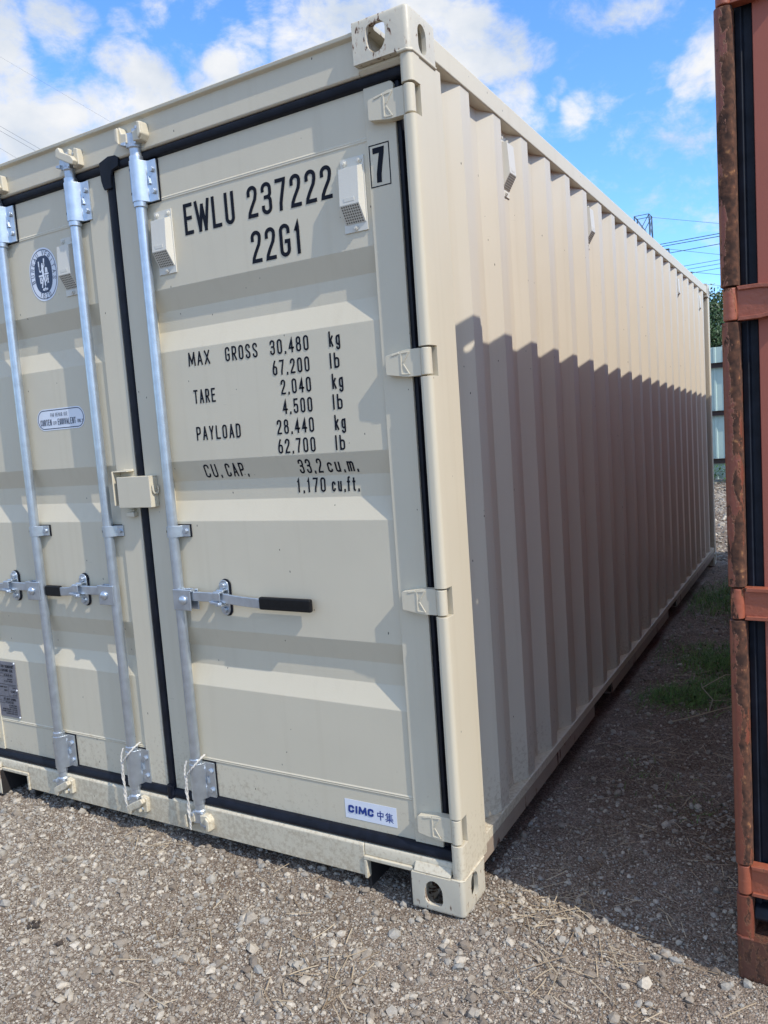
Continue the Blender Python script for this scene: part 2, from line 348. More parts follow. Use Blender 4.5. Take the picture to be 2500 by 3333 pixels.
# ------------------------------------------------------------------ mesh helpers
class MB:
    def __init__(s): s.v = []; s.f = []; s.m = []
    def add(s, vs, fs, mat=0):
        o = len(s.v); s.v += [tuple(q) for q in vs]
        for f in fs: s.f.append(tuple(i + o for i in f)); s.m.append(mat)
    def box(s, x0, x1, y0, y1, z0, z1, mat=0):
        vs = [(x, y, z) for z in (z0, z1) for y in (y0, y1) for x in (x0, x1)]
        s.add(vs, [(0, 2, 3, 1), (4, 5, 7, 6), (0, 1, 5, 4), (2, 6, 7, 3), (0, 4, 6, 2), (1, 3, 7, 5)], mat)
    def prism(s, poly, axis, a0, a1, mat=0):
        n = len(poly)
        def P(p, a):
            return {'x': (a, p[0], p[1]), 'y': (p[0], a, p[1]), 'z': (p[0], p[1], a)}[axis]
        vs = [P(p, a0) for p in poly] + [P(p, a1) for p in poly]
        fs = [tuple(range(n)), tuple(range(2 * n - 1, n - 1, -1))]
        fs += [(i, (i + 1) % n, n + (i + 1) % n, n + i) for i in range(n)]
        s.add(vs, fs, mat)
    def cyl(s, p0, p1, r0, r1=None, n=18, mat=0):
        r1 = r0 if r1 is None else r1
        p0 = Vector(p0); p1 = Vector(p1); d = (p1 - p0).normalized()
        a = d.orthogonal().normalized(); b = d.cross(a)
        vs = [p0 + (a * math.cos(2 * PI * i / n) + b * math.sin(2 * PI * i / n)) * r0 for i in range(n)]
        vs += [p1 + (a * math.cos(2 * PI * i / n) + b * math.sin(2 * PI * i / n)) * r1 for i in range(n)]
        fs = [(i, (i + 1) % n, n + (i + 1) % n, n + i) for i in range(n)]
        fs += [tuple(range(n - 1, -1, -1)), tuple(range(n, 2 * n))]
        s.add(vs, fs, mat)
    def lathe(s, c, prof, n=20, mat=0):
        """prof: (r, z) pairs about a vertical axis at c"""
        vs = []; fs = []
        for r, z in prof:
            vs += [(c[0] + r * math.cos(2 * PI * i / n), c[1] + r * math.sin(2 * PI * i / n), z) for i in range(n)]
        for k in range(len(prof) - 1):
            fs += [(k * n + i, k * n + (i + 1) % n, (k + 1) * n + (i + 1) % n, (k + 1) * n + i) for i in range(n)]
        fs += [tuple(range(n - 1, -1, -1)), tuple(range((len(prof) - 1) * n, len(prof) * n))]
        s.add(vs, fs, mat)
    def tube(s, path, r, n=8, mat=0, r1=None):
        path = [Vector(p) for p in path]; vs = []; fs = []
        prev = None
        for i, p in enumerate(path):
            t = (path[min(i + 1, len(path) - 1)] - path[max(i - 1, 0)]).normalized()
            if prev is None: a = t.orthogonal().normalized()
            else: a = (prev - t * prev.dot(t)).normalized()
            prev = a; b = t.cross(a)
            rr = r if r1 is None else r + (r1 - r) * i / (len(path) - 1)
            vs += [p + (a * math.cos(2 * PI * k / n) + b * math.sin(2 * PI * k / n)) * rr for k in range(n)]
        for i in range(len(path) - 1):
            fs += [(i * n + k, i * n + (k + 1) % n, (i + 1) * n + (k + 1) % n, (i + 1) * n + k) for k in range(n)]
        fs += [tuple(range(n - 1, -1, -1)), tuple(range((len(path) - 1) * n, len(path) * n))]
        s.add(vs, fs, mat)
    def bar(s, p0, p1, w, mat=0): s.cyl(p0, p1, w, n=4, mat=mat)
    def mesh(s, name, mats, smooth=35, fix=True):
        me = bpy.data.meshes.new(name)
        me.from_pydata(s.v, [], s.f)
        if not isinstance(mats, (list, tuple)): mats = [mats]
        for q in mats: me.materials.append(q)
        me.polygons.foreach_set('material_index', s.m)
        if fix:
            bm = bmesh.new(); bm.from_mesh(me)
            bmesh.ops.recalc_face_normals(bm, faces=bm.faces); bm.to_mesh(me); bm.free()
        if smooth:
            me.shade_smooth(); me.set_sharp_from_angle(angle=R(smooth))
        return me
    def build(s, name, mats, parent=None, bevel=0.0, seg=2, smooth=35, xf=None, fix=True, lim=32):
        me = s.mesh(name, mats, smooth, fix)
        if xf is not None:
            me.transform(xf)
            if xf.determinant() < 0: me.flip_normals()
        return link(name, me, parent, bevel, seg, lim)

def link(name, me, parent=None, bevel=0.0, seg=2, lim=32):
    o = bpy.data.objects.new(name, me); COL.objects.link(o)
    if parent is not None: o.parent = parent
    if bevel:
        b = o.modifiers.new('bevel', 'BEVEL'); b.width = bevel; b.segments = seg
        b.limit_method = 'ANGLE'; b.angle_limit = R(lim); b.harden_normals = True
    return o

def tag(o, label=None, cat=None, group=None, kind=None):
    for k, v in (('label', label), ('category', cat), ('group', group), ('kind', kind)):
        if v: o[k] = v
    return o
def thing(name, loc, label, cat, group=None, rz=0):
    o = bpy.data.objects.new(name, None); COL.objects.link(o)
    o.empty_display_size = 0.2; o.location = loc; o.rotation_euler = (0, 0, rz)
    return tag(o, label, cat, group)

def arc(cx, cy, rx, ry, a0, a1, n=8):
    return [(cx + rx * math.cos(R(a0 + (a1 - a0) * i / n)), cy + ry * math.sin(R(a0 + (a1 - a0) * i / n))) for i in range(n + 1)]

# ------------------------------------------------------------------ stroke lettering
RY = 0.16
def _loop(y0, y1, x0=0.0, x1=1.0, ry=RY):
    c = (x0 + x1) / 2; r = (x1 - x0) / 2
    return arc(c, y1 - ry, r, ry, 0, 180, 10) + arc(c, y0 + ry, r, ry, 180, 360, 10)
G = {}
G['0'] = [(True, _loop(0, 1))]; G['O'] = G['0']; G['Q'] = G['0'] + [(False, [(.6, .25), (1.05, -.03)])]
G['1'] = [(False, [(.12, .80), (.5, 1), (.5, 0)])]
G['2'] = [(False, [(0, .76)] + arc(.5, .84, .5, RY, 180, 0, 12) + [(.99, .74), (.86, .57), (.32, .28), (.06, .11), (0, 0), (1, 0)])]
G['3'] = [(False, [(0, .80)] + arc(.5, .84, .5, RY, 180, 0, 10) + [(1, .70)] + arc(.6, .68, .4, .14, 0, -90, 6) + [(.35, .54)]),
          (False, [(.35, .54)] + arc(.55, .38, .45, .16, 90, 0, 6) + arc(.5, .16, .5, RY, 0, -180, 10) + [(0, .2)])]
G['4'] = [(False, [(.74, 0), (.74, 1), (0, .28), (1.1, .28)])]
G['5'] = [(False, [(.95, 1), (.08, 1), (.03, .52)] + arc(.5, .46, .5, .15, 150, 0, 8) + arc(.5, .16, .5, RY, 0, -180, 10) + [(0, .2)])]
G['6'] = [(True, _loop(0, .58)), (False, [(0, .40), (.06, .55), (.32, .82), (.55, 1)])]
G['7'] = [(False, [(0, 1), (1, 1), (.95, .88), (.62, .45), (.45, .2), (.42, 0)])]
G['8'] = [(True, _loop(0, .54)), (True, _loop(.54, 1, .06, .94, .14))]
G['9'] = [(True, _loop(.42, 1)), (False, [(1, .6), (.94, .45), (.68, .18), (.45, 0)])]
G['A'] = [(False, [(-.05, 0), (.5, 1)]), (False, [(.5, 1), (1.05, 0)]), (False, [(.17, .3), (.83, .3)])]
G['B'] = [(True, [(0, 0), (0, 1), (.6, 1)] + arc(.6, .78, .38, .22, 60, -60, 6) + [(.6, .55)] + arc(.6, .27, .4, .27, 60, -60, 6) + [(.6, 0)]), (False, [(0, .55), (.6, .55)])]
G['C'] = [(False, [(1, .78)] + arc(.5, .84, .5, RY, 0, 180, 10) + arc(.5, .16, .5, RY, 180, 360, 10) + [(1, .22)])]
G['D'] = [(True, [(0, 0), (0, 1), (.5, 1)] + arc(.5, .8, .5, .2, 80, 0, 6) + arc(.5, .2, .5, .2, 0, -80, 6) + [(.5, 0)])]
G['E'] = [(False, [(1, 1), (0, 1), (0, 0), (1, 0)]), (False, [(0, .53), (.85, .53)])]
G['F'] = [(False, [(1, 1), (0, 1), (0, 0)]), (False, [(0, .53), (.85, .53)])]
G['G'] = [(False, [(1, .78)] + arc(.5, .84, .5, RY, 0, 180, 10) + arc(.5, .16, .5, RY, 180, 360, 10) + [(1, .46), (.66, .46)])]
G['H'] = [(False, [(0, 0), (0, 1)]), (False, [(1, 0), (1, 1)]), (False, [(0, .53), (1, .53)])]
G['I'] = [(False, [(.5, 0), (.5, 1)])]
G['K'] = [(False, [(0, 0), (0, 1)]), (False, [(1, 1), (0, .42)]), (False, [(.3, .6), (1, 0)])]
G['L'] = [(False, [(0, 1), (0, 0), (1, 0)])]
G['M'] = [(False, [(-.1, 0), (0, 1)]), (False, [(0, 1), (.5, .15)]), (False, [(.5, .15), (1, 1)]), (False, [(1, 1), (1.1, 0)])]
G['N'] = [(False, [(0, 0), (0, 1)]), (False, [(0, 1), (1, 0)]), (False, [(1, 0), (1, 1)])]
G['P'] = [(False, [(0, 0), (0, 1), (.5, 1)] + arc(.5, .86, .5, .14, 80, 0, 6) + arc(.5, .62, .5, .16, 0, -80, 6) + [(.5, .46), (0, .46)])]
G['R'] = G['P'] + [(False, [(.45, .46), (1.05, 0)])]
G['S'] = [(False, [(1, .80)] + arc(.5, .84, .5, RY, 0, 180, 10) + [(0, .74), (.12, .62), (.88, .38), (1, .26)] + arc(.5, .16, .5, RY, 0, -180, 10) + [(0, .2)])]
G['T'] = [(False, [(-.05, 1), (1.05, 1)]), (False, [(.5, 1), (.5, 0)])]
G['U'] = [(False, [(0, 1)] + arc(.5, .16, .5, RY, 180, 360, 12) + [(1, 1)])]
G['V'] = [(False, [(-.05, 1), (.5, 0)]), (False, [(.5, 0), (1.05, 1)])]
G['W'] = [(False, [(-.15, 1), (.2, 0)]), (False, [(.2, 0), (.5, .85)]), (False, [(.5, .85), (.8, 0)]), (False, [(.8, 0), (1.15, 1)])]
G['X'] = [(False, [(-.05, 0), (1.05, 1)]), (False, [(-.05, 1), (1.05, 0)])]
G['Y'] = [(False, [(0, 1), (.5, .45)]), (False, [(1, 1), (.5, .45)]), (False, [(.5, .45), (.5, 0)])]
G['k'] = [(False, [(0, 0), (0, 1)]), (False, [(.85, .68), (0, .25)]), (False, [(.3, .42), (.9, 0)])]
G['g'] = [(True, _loop(.08, .68, 0, .9)), (False, [(.9, .70), (.9, -.1)] + arc(.45, -.12, .45, .14, 0, -170, 8))]
G['l'] = [(False, [(.5, 0), (.5, 1)])]
G['b'] = [(False, [(0, 0), (0, 1)]), (True, _loop(0, .66))]
G['c'] = [(False, arc(.45, .50, .45, .16, 10, 180, 8) + arc(.45, .16, .45, .16, 180, 350, 8))]
G['u'] = [(False, [(0, .66)] + arc(.45, .14, .45, .14, 180, 360, 8) + [(.9, .66)]), (False, [(.9, .66), (.9, 0)])]
G['m'] = [(False, [(0, 0), (0, .66)]), (False, [(0, .5)] + arc(.25, .54, .25, .12, 180, 0, 8) + [(.5, 0)]), (False, [(.5, .5)] + arc(.78, .54, .28, .12, 180, 0, 8) + [(1.06, 0)])]
G['f'] = [(False, [(.35, 0), (.35, .85), (.5, .97), (.85, 1)]), (False, [(0, .66), (.8, .66)])]
G['t'] = [(False, [(.35, .9), (.35, .12), (.5, .02), (.8, 0)]), (False, [(0, .66), (.8, .66)])]
G['.'] = [(False, [(.2, -.06), (.2, .05)])]
G[','] = [(False, [(.25, .03), (.15, -.06)])]
WID = {'I': .35, 'l': .35, '.': .3, ',': .35, 'W': 1.35, 'M': 1.25, 'm': 1.15, '1': .72, ' ': .8, 'f': .8, 't': .8}

def ribbon(mb, pts, closed, hw, put, mat=0, cap=0.95):
    """flat stroke of half width hw along 2D pts with mitred joints"""
    P = [Vector(p) for p in pts]
    Q = [P[0]]
    for p in P[1:]:
        if (p - Q[-1]).length > 1e-6: Q.append(p)
    if closed and (Q[0] - Q[-1]).length < 1e-6: Q.pop()
    P = Q; n = len(P)
    if n < 2: return
    if not closed and cap:
        P[0] = P[0] - (P[1] - P[0]).normalized() * hw * cap; P[-1] = P[-1] + (P[-1] - P[-2]).normalized() * hw * cap
    vs = []
    for i in range(n):
        a = P[i - 1] if (i > 0 or closed) else None
        c = P[(i + 1) % n] if (i < n - 1 or closed) else None
        d1 = (P[i] - a).normalized() if a is not None else None
        d2 = (c - P[i]).normalized() if c is not None else None
        d1 = d1 or d2; d2 = d2 or d1
        n1 = Vector((-d1.y, d1.x)); n2 = Vector((-d2.y, d2.x))
        m = (n1 + n2)
        m = m.normalized() if m.length > 1e-4 else n1
        k = hw / max(0.45, m.dot(n1))
        vs += [P[i] + m * k, P[i] - m * k]
    fs = [(2 * i, 2 * i + 1, 2 * ((i + 1) % n) + 1, 2 * ((i + 1) % n)) for i in range(n if closed else n - 1)]
    mb.add([put(v.x, v.y) for v in vs], fs, mat)

def dense(pts, closed, step):
    out = []
    n = len(pts)
    for i in range(n if closed else n - 1):
        a = Vector(pts[i]); b = Vector(pts[(i + 1) % n]); k = max(1, int((b - a).length / step))
        out += [tuple(a + (b - a) * j / k) for j in range(k)]
    if not closed: out.append(tuple(pts[-1]))
    return out

_layer = [0]
def layout(s, stroke, wr, gap):
    x = 0; res = []
    for ch in s:
        w = wr * WID.get(ch, 1.0)
        if ch != ' ': res.append((ch, x, w))
        x += w + gap
    return res, x - gap
def pj(x, z, y0, y1):
    k = (y1 + 2.0098) / (y0 + 2.0098)
    return 0.9805 + (x - 0.9805) * k, 1.4897 + (z - 1.4897) * k
def write(mb, s, x0, x1, z0, h, ysurf, stroke=0.125, wr=0.40, gap=0.155, mat=0, lift=0.0008, skew=0.0, place=None, ym=None):
    """letters of height h between x0 and x1 on the surface y = ysurf(z)"""
    if ym is not None:
        yn = ysurf(z0 + h / 2); x0, _ = pj(x0, z0, ym, yn); x1, z0 = pj(x1, z0, ym, yn)
    res, tot = layout(s, stroke, wr, gap)
    fx = (x1 - x0) / tot
    sw = stroke * h
    for ch, gx, w in res:
        for closed, pts in G[ch]:
            _layer[0] = (_layer[0] + 1) % 5
            y_off = lift + _layer[0] * 0.00012
            ww = w * fx - sw
            q = [(x0 + gx * fx + sw / 2 + u * ww, z0 + sw / 2 + v * (h - sw)) for u, v in pts]
            if skew: q = [(a + (b - z0) * skew, b) for a, b in q]
            q = dense(q, closed, 0.012)
            if place is None:
                put = lambda a, b, yo=y_off: (a, ysurf(b) - yo, b)
            else:
                put = lambda a, b, yo=y_off: place(a, b, yo)
            ribbon(mb, q, closed, sw / 2, put, mat)

# ------------------------------------------------------------------ container dimensions
W, LEN, H = 2.438, 6.058, 2.640
YP = 0.047                       # door panel face
YS = 0.041                       # face of the door stiles
GD = 0.026                       # depth of the pressed grooves
GROOVES = (2.038, 1.437, 0.832)  # upper lips of the three pressed grooves
def prof(z):
    for g in GROOVES:
        if g - 0.214 <= z <= g:
            t = g - z
            if t < 0.072: return YP + GD * t / 0.072
            if t > 0.142: return YP + GD * (0.214 - t) / 0.072
            return YP + GD
    return YP
HINGE_Z = (2.399, 1.683, 0.980, 0.270)
CORR0, PITCH = 0.357, 0.2775
def corrugation():
    """(depth, run) polyline of a side wall, outer face at 0"""
    pts = [(-.036, 0.20)]
    k = 0
    while CORR0 + PITCH * k + 0.07 < LEN - 0.2:
        y = CORR0 + PITCH * k
        pts += [(-.036, y - .068), (0, y), (0, y + .070), (-.036, y + .138)]
        k += 1
    pts.append((-.036, LEN - 0.16))
    return pts

def casting_mesh(mat):
    """hollow corner casting, outer top corner at the origin, reaching to -x, +y, -z"""
    def tmp(bm):
        me = bpy.data.meshes.new('t'); bm.to_mesh(me); bm.free()
        o = bpy.data.objects.new('t', me); COL.objects.link(o); return o
    bm = bmesh.new(); bmesh.ops.create_cube(bm, size=1)
    bmesh.ops.scale(bm, vec=(.178, .162, .118), verts=bm.verts)
    bmesh.ops.translate(bm, vec=(-.089, .081, -.059), verts=bm.verts)
    ed = [e for e in bm.edges if all(abs(v.co.x) < 1e-5 and abs(v.co.y) < 1e-5 for v in e.verts)]
    bmesh.ops.bevel(bm, geom=ed, offset=.016, segments=5, affect='EDGES', profile=.5)
    ed = [e for e in bm.edges if all(abs(v.co.z) < 1e-5 for v in e.verts) and not any(v.co.x < -.17 for v in e.verts) and not any(v.co.y > .15 for v in e.verts)]
    ed = [e for e in bm.edges if all(abs(v.co.z) < 1e-5 for v in e.verts) and (all(v.co.y < .02 for v in e.verts) or all(v.co.x > -.02 for v in e.verts))]
    bmesh.ops.bevel(bm, geom=ed, offset=.010, segments=3, affect='EDGES', profile=.5)
    bmesh.ops.recalc_face_normals(bm, faces=bm.faces)
    base = tmp(bm)
    cutters = []
    def cut(mb):
        me = mb.mesh('t', mat, 0); o = bpy.data.objects.new('t', me); COL.objects.link(o); cutters.append(o)
    c = MB(); c.box(-.166, -.014, .014, .150, -.106, -.014); cut(c)
    # end hole: round at the foot, flattened at the head
    c = MB(); hx, hz = -.103, -.062
    poly = arc(hx, hz, .031, .040, 180, 360, 14) + arc(hx + .011, hz + .020, .020, .020, 0, 80, 5) + arc(hx - .011, hz + .020, .020, .020, 100, 180, 5)
    c.prism(poly, 'y', -.05, .05); cut(c)
    c = MB(); poly = arc(.082, -.055, .0255, .0255, 0, 180, 12) + arc(.082, -.085, .0255, .0255, 180, 360, 12)
    c.prism(poly, 'x', -.05, .05); cut(c)
    c = MB(); poly = arc(-.103, .119, .0317, .0317, 0, 180, 12) + arc(-.103, .059, .0317, .0317, 180, 360, 12)
    c.prism(poly, 'z', -.05, .05); cut(c)
    for o in cutters:
        b = base.modifiers.new('b', 'BOOLEAN'); b.operation = 'DIFFERENCE'; b.object = o; b.solver = 'EXACT'
    dg = bpy.context.evaluated_depsgraph_get(); dg.update()
    me = bpy.data.meshes.new_from_object(base.evaluated_get(dg))
    me.name = 'corner_casting'
    me.materials.clear(); me.materials.append(mat)
    me.polygons.foreach_set('material_index', [0] * len(me.polygons))
    for o in cutters + [base]: bpy.data.objects.remove(o)
    me.shade_smooth(); me.set_sharp_from_angle(angle=R(30))
    return me
def xform(me, sx, sy, sz, t, name):
    m2 = me.copy(); m2.name = name
    m2.transform(Matrix.Translation(t) @ Matrix.Diagonal((sx, sy, sz, 1)))
    if sx * sy * sz < 0: m2.flip_normals()
    return m2

MIR = Matrix.Translation((-W, 0, 0)) @ Matrix.Diagonal((-1, 1, 1, 1))    # mirror about the middle of the door end

def plain_hinge_mb():
    h = MB()
    poly = [(-.165, -.026), (-.160, -.031), (-.085, -.040), (-.036, -.040), (-.036, .040), (-.085, .040), (-.160, .031), (-.165, .026)]
    h.prism(poly, 'y', .018, .0435)
    for s_ in (-1, 1):
        h.prism([(-.165, .020 * s_), (-.085, .031 * s_), (-.040, .031 * s_), (-.036, .0405 * s_), (-.085, .0405 * s_), (-.165, .029 * s_)][::s_], 'y', .0105, .0185)
    h.cyl((-.130, .019, .004), (-.130, .0135, .004), .006, .005, 10)
    return h
def hinge_mb():
    h = MB()
    # blade
    poly = [(-.152, -.024), (-.149, -.028), (-.085, -.039), (-.036, -.039), (-.036, .039), (-.085, .039), (-.149, .028), (-.152, .024)]
    h.prism(poly, 'y', .016, .0435)
    # raised rim and chevron ribs
    def rib(a, b, w=.0024):
        a = Vector(a); b = Vector(b); d = (b - a).normalized(); n = Vector((-d.y, d.x)) * w
        h.prism([tuple(a + n), tuple(b + n), tuple(b - n), tuple(a - n)], 'y', .0142, .0165)
    rib((-.100, -.030), (-.100, .030)); rib((-.100, .030), (-.075, .032)); rib((-.100, -.030), (-.078, -.031))
    rib((-.072, .034), (-.093, .004)); rib((-.074, -.033), (-.093, -.002)); rib((-.130, .026), (-.104, .0315), .0025)
    return h
def knuckle_mb():
    h = MB(); h.lathe((-.0205, .0225), [(.0145, -.0385), (.0165, -.0365), (.0165, .0365), (.0145, .0385)], 20)
    return h

def vent_mesh(mats):
    """vent cowl with its back on y = 0, standing towards -y; grille is separate"""
    v = MB()
    v.box(-.040, .040, -.004, 0, -.106, .106)
    def ring(y, z, hw): return [(-hw, y, z), (hw, y, z)]
    vs = ring(-.004, .080, .036) + ring(-.030, .071, .033) + ring(-.036, -.034, .033) + ring(-.005, -.083, .035) + ring(-.004, -.083, .036)
    fs = [(0, 1, 3, 2), (2, 3, 5, 4), (4, 5, 7, 6), (6, 7, 9, 8), (0, 2, 4, 6, 8), (1, 9, 7, 5, 3), (0, 8, 9, 1)]
    v.add(vs, fs)
    for x, z in ((-.026, .093), (.026, .093), (0, -.095)):
        v.cyl((x, -.003, z), (x, -.008, z), .0085, .0085, 10); v.cyl((x, -.008, z), (x, -.012, z), .0055, .0045, 8)
    v.prism([(-.018, -.026), (-.018, -.014), (.018, -.014), (.018, -.026)], 'y', -.0362, -.0335)
    g = MB()
    # slanted grille face with its punched holes
    a = Vector((0, -.036, -.034)); b = Vector((0, -.005, -.083)); d = (b - a); nrm = Vector((0, -d.z, d.y)).normalized()
    if nrm.y > 0: nrm = -nrm
    for i in range(8):
        for j in range(7):
            c = a + d * ((j + .7) / 7.4) + Vector((-.027 + .054 * i / 7, 0, 0)) + nrm * .0006
            u = d.normalized() * .0024; w = Vector((.0024, 0, 0))
            g.add([c - u - w, c - u + w, c + u + w, c + u - w], [(0, 1, 2, 3)])
    return v.mesh('vent', mats[0]), g.mesh('grille', mats[1], 0, False)

def keeper_mb(sx, up):
    k = MB(); s = sx; u = 1 if up else -1
    poly = [(.014 * s, -.020 * u), (.048 * s, -.022 * u), (.062 * s, -.004 * u), (.060 * s, .034 * u), (.044 * s, .040 * u), (.036 * s, .016 * u), (.014 * s, .012 * u)]
    k.prism(poly, 'y', -.004, .030)
    k.prism([(.046 * s, -.020 * u), (.062 * s, -.006 * u), (.060 * s, .032 * u), (.046 * s, .036 * u)], 'y', -.013, -.003)
    return k
def slant_keeper_mb(up):
    k = MB(); u = 1 if up else -1
    k.prism([(a, b * u) for a, b in ((-.022, .036), (-.006, .040), (.004, .022), (.054, -.002), (.068, -.020), (.058, -.034), (.044, -.028), (-.008, -.002), (-.026, .010))], 'y', -.018, .003)
    k.prism([(a, b * u) for a, b in ((.036, -.036), (.068, -.030), (.066, .026), (.048, .032), (.038, .006))], 'y', .0035, .030)
    k.prism([(a, b * u) for a, b in ((.030, .010), (.042, .004), (.044, .024), (.034, .028))], 'y', -.012, .0033)
    return k
def cam_mb(up, x=0.0):
    c = MB(); u = 1 if up else -1
    pr = [(.0195, 0), (.0195, .030), (.024, .036), (.023, .044), (.015, .052)]
    c.lathe((0, .019), [(r, z * u) for r, z in (pr if up else pr)], 18)
    c.prism([(-.024, .036 * u), (.022, .040 * u), (.026, .062 * u), (.004, .082 * u), (-.022, .084 * u), (-.030, .064 * u)], 'y', .000, .030)
    c.prism([(-.040, .046 * u), (-.020, .040 * u), (-.018, .054 * u), (-.042, .054 * u)], 'y', -.008, .014)
    c.prism([(.010, .078 * u), (.046, .072 * u), (.050, .082 * u), (.012, .092 * u)], 'y', -.002, .020)
    c.cyl((.030, .004, .085 * u), (.030, .004, .097 * u), .008, .0065, 10)
    return c

def bracket_mb():
    """bearing bracket: sleeve about the rod with a bolted flange; rod axis at x=0,y=.022, centre height 0"""
    b = MB()
    sec = [(-.0265, .046)] + arc(0, .019, .0265, .0265, 180, 300, 10) + [(.024, .010), (.033, .031), (.040, .0345), (.070, .0345), (.070, .041), (-.020, .046)]
    b.prism(sec, 'z', -.068, .068)
    for z in (-.036, .036):
        b.cyl((.054, .036, z), (.054, .025, z), .0105, .0095, 8)
    b.prism([(.036, -.012), (.046, -.010), (.041, .016)], 'y', .026, .036)
    b.lathe((0, .019), [(.0235, .066), (.0235, .084), (.0205, .086)], 18)
    b.lathe((0, .019), [(.0205, -.086), (.0235, -.084), (.0235, -.066)], 18)
    for z in (-.040, .040):     # drain holes
        a = R(232); c = Vector((math.cos(a), math.sin(a), 0))
        p = Vector((0, .019, z)) + c * .0255
        b.cyl(p, p + c * .0015, .0055, .0055, 10, mat=1)
    b.box(-.022, .073, .0425, .0465, -.071, .071, mat=1)
    return b
def guide_mb():
    b = MB()
    sec = [(-.022, .046)] + arc(0, .019, .0225, .0225, 180, 300, 8) + [(.022, .012), (.036, .031), (.062, .0345), (.062, .0405), (-.016, .046)]
    b.prism(sec, 'z', -.020, .020)
    b.cyl((.048, .036, 0), (.048, .025, 0), .010, .009, 8)
    a = R(232); c = Vector((math.cos(a), math.sin(a), 0)); p = Vector((0, .019, .002)) + c * .0215
    b.cyl(p, p + c * .0015, .005, .005, 10, mat=1)
    b.box(-.018, .065, .042, .0465, -.023, .023, mat=1)
    return b

def lock_rod(root, mats, x, side, handle, zc=0.945):
    """side +1: handle to the right, -1: to the left; handle: dict of x offsets or None"""
    galv, dull, black, grip = mats
    m = MB(); m.cyl((x, .019, .10), (x, .019, 2.53), .0185, n=22)
    rod = m.build('lock_rod', galv, root)
    T = lambda z: Matrix.Translation((x, 0, z))
    for z in (2.400, 0.258):
        bracket_mb().build('rod_bracket', [galv, black], rod, .003, 2, xf=T(z))
    guide_mb().build('rod_guide', [galv, black], rod, .002, 2, xf=T(1.190))
    c = cam_mb(True).build('locking_cam', dull, rod, .003, 2, xf=T(2.478))
    c = cam_mb(False).build('locking_cam', dull, rod, .003, 2, xf=T(0.180))
    if handle:
        s = side
        hub0, hub1, catch, bend, g0, g1 = handle
        mx = lambda d: x + s * d
        h = MB()
        h.prism([(mx(-.012), zc - .038), (mx(hub1), zc - .038), (mx(hub1), zc + .038), (mx(-.012), zc + .038)], 'y', -.002, .004)
        h.prism([(mx(.010), zc - .038), (mx(hub1 + .012), zc - .038), (mx(hub1 + .012), zc + .038), (mx(.010), zc + .038)], 'y', .026, .032)
        h.prism([(mx(hub1 - .006), zc + .030), (mx(hub1 + .006), zc + .030), (mx(hub1 + .006), zc + .038), (mx(hub1 - .006), zc + .038)], 'y', -.002, .032)
        h.lathe((0, 0), [(.018, 0), (.017, .005), (.012, .010), (.004, .012)], 16)
        n0 = len(h.v) - 64
        for i in range(n0, len(h.v)):
            a = h.v[i]; h.v[i] = (mx((hub1 - .004) / 2 + .004) + a[0], -.002 - a[2], zc + a[1])
        # forged flat bar with a double bend
        st = [(.012, .014, .016), (catch - .03, .014, .016), (catch + .02, .014, .015), (catch + .055, .022, .008), (bend, .024, .004), (g0 + .02, .024, .0)]
        vs = []; fs = []
        for i, (d, y, dz) in enumerate(st):
            X = mx(d)
            vs += [(X, y - .005, zc + dz - .017 - .003), (X, y + .005, zc + dz - .017 - .003), (X, y + .005, zc + dz + .014), (X, y - .005, zc + dz + .014)]
        for i in range(len(st) - 1):
            o = i * 4
            fs += [(o + k, o + (k + 1) % 4, o + 4 + (k + 1) % 4, o + 4 + k) for k in range(4)]
        fs += [(3, 2, 1, 0), tuple(len(vs) - 4 + k for k in range(4))]
        h.add(vs, fs)
        h.build('door_handle', galv, rod, .0025, 2)
        k = MB()
        xc = mx(catch)
        st_ = arc(0, .042, .021, .021, 0, 180, 10) + arc(0, -.042, .021, .021, 180, 360, 10)
        k.prism([(xc + a, zc + .008 + b) for a, b in st_], 'y', .036, .042)
        k.prism([(xc + a * 1.15 + .004, zc + .008 + b * 1.05) for a, b in st_], 'y', .042, .0465, mat=1)
        for dz in (.043, -.043):
            k.cyl((xc, .037, zc + .008 + dz), (xc, .026, zc + .008 + dz), .0115, .0105, 12)
        # spring keeper folded over the bar
        k.box(xc - .016, xc + .016, .014, .038, zc + .034, zc + .040)
        k.box(xc - .018, xc + .016, -.002, .020, zc + .030, zc + .0365)
        k.box(xc - .018, xc + .014, -.006, .001, zc + .004, zc + .034)
        k.prism([(xc - .030, zc + .004), (xc + .012, zc + .000), (xc + .016, zc - .010), (xc - .026, zc - .006)], 'y', -.012, .006)
        k.box(xc - .012, xc + .016, -.002, .038, zc - .016, zc - .010)
        k.build('handle_catch', [galv, black], rod, .0022, 2)
        g = MB()
        X0, X1 = sorted((mx(g0), mx(g1)))
        g.box(X0, X1, .014, .033, zc - .022, zc + .0215)
        g.build('handle_grip', grip, rod, .006, 3)
    return rod

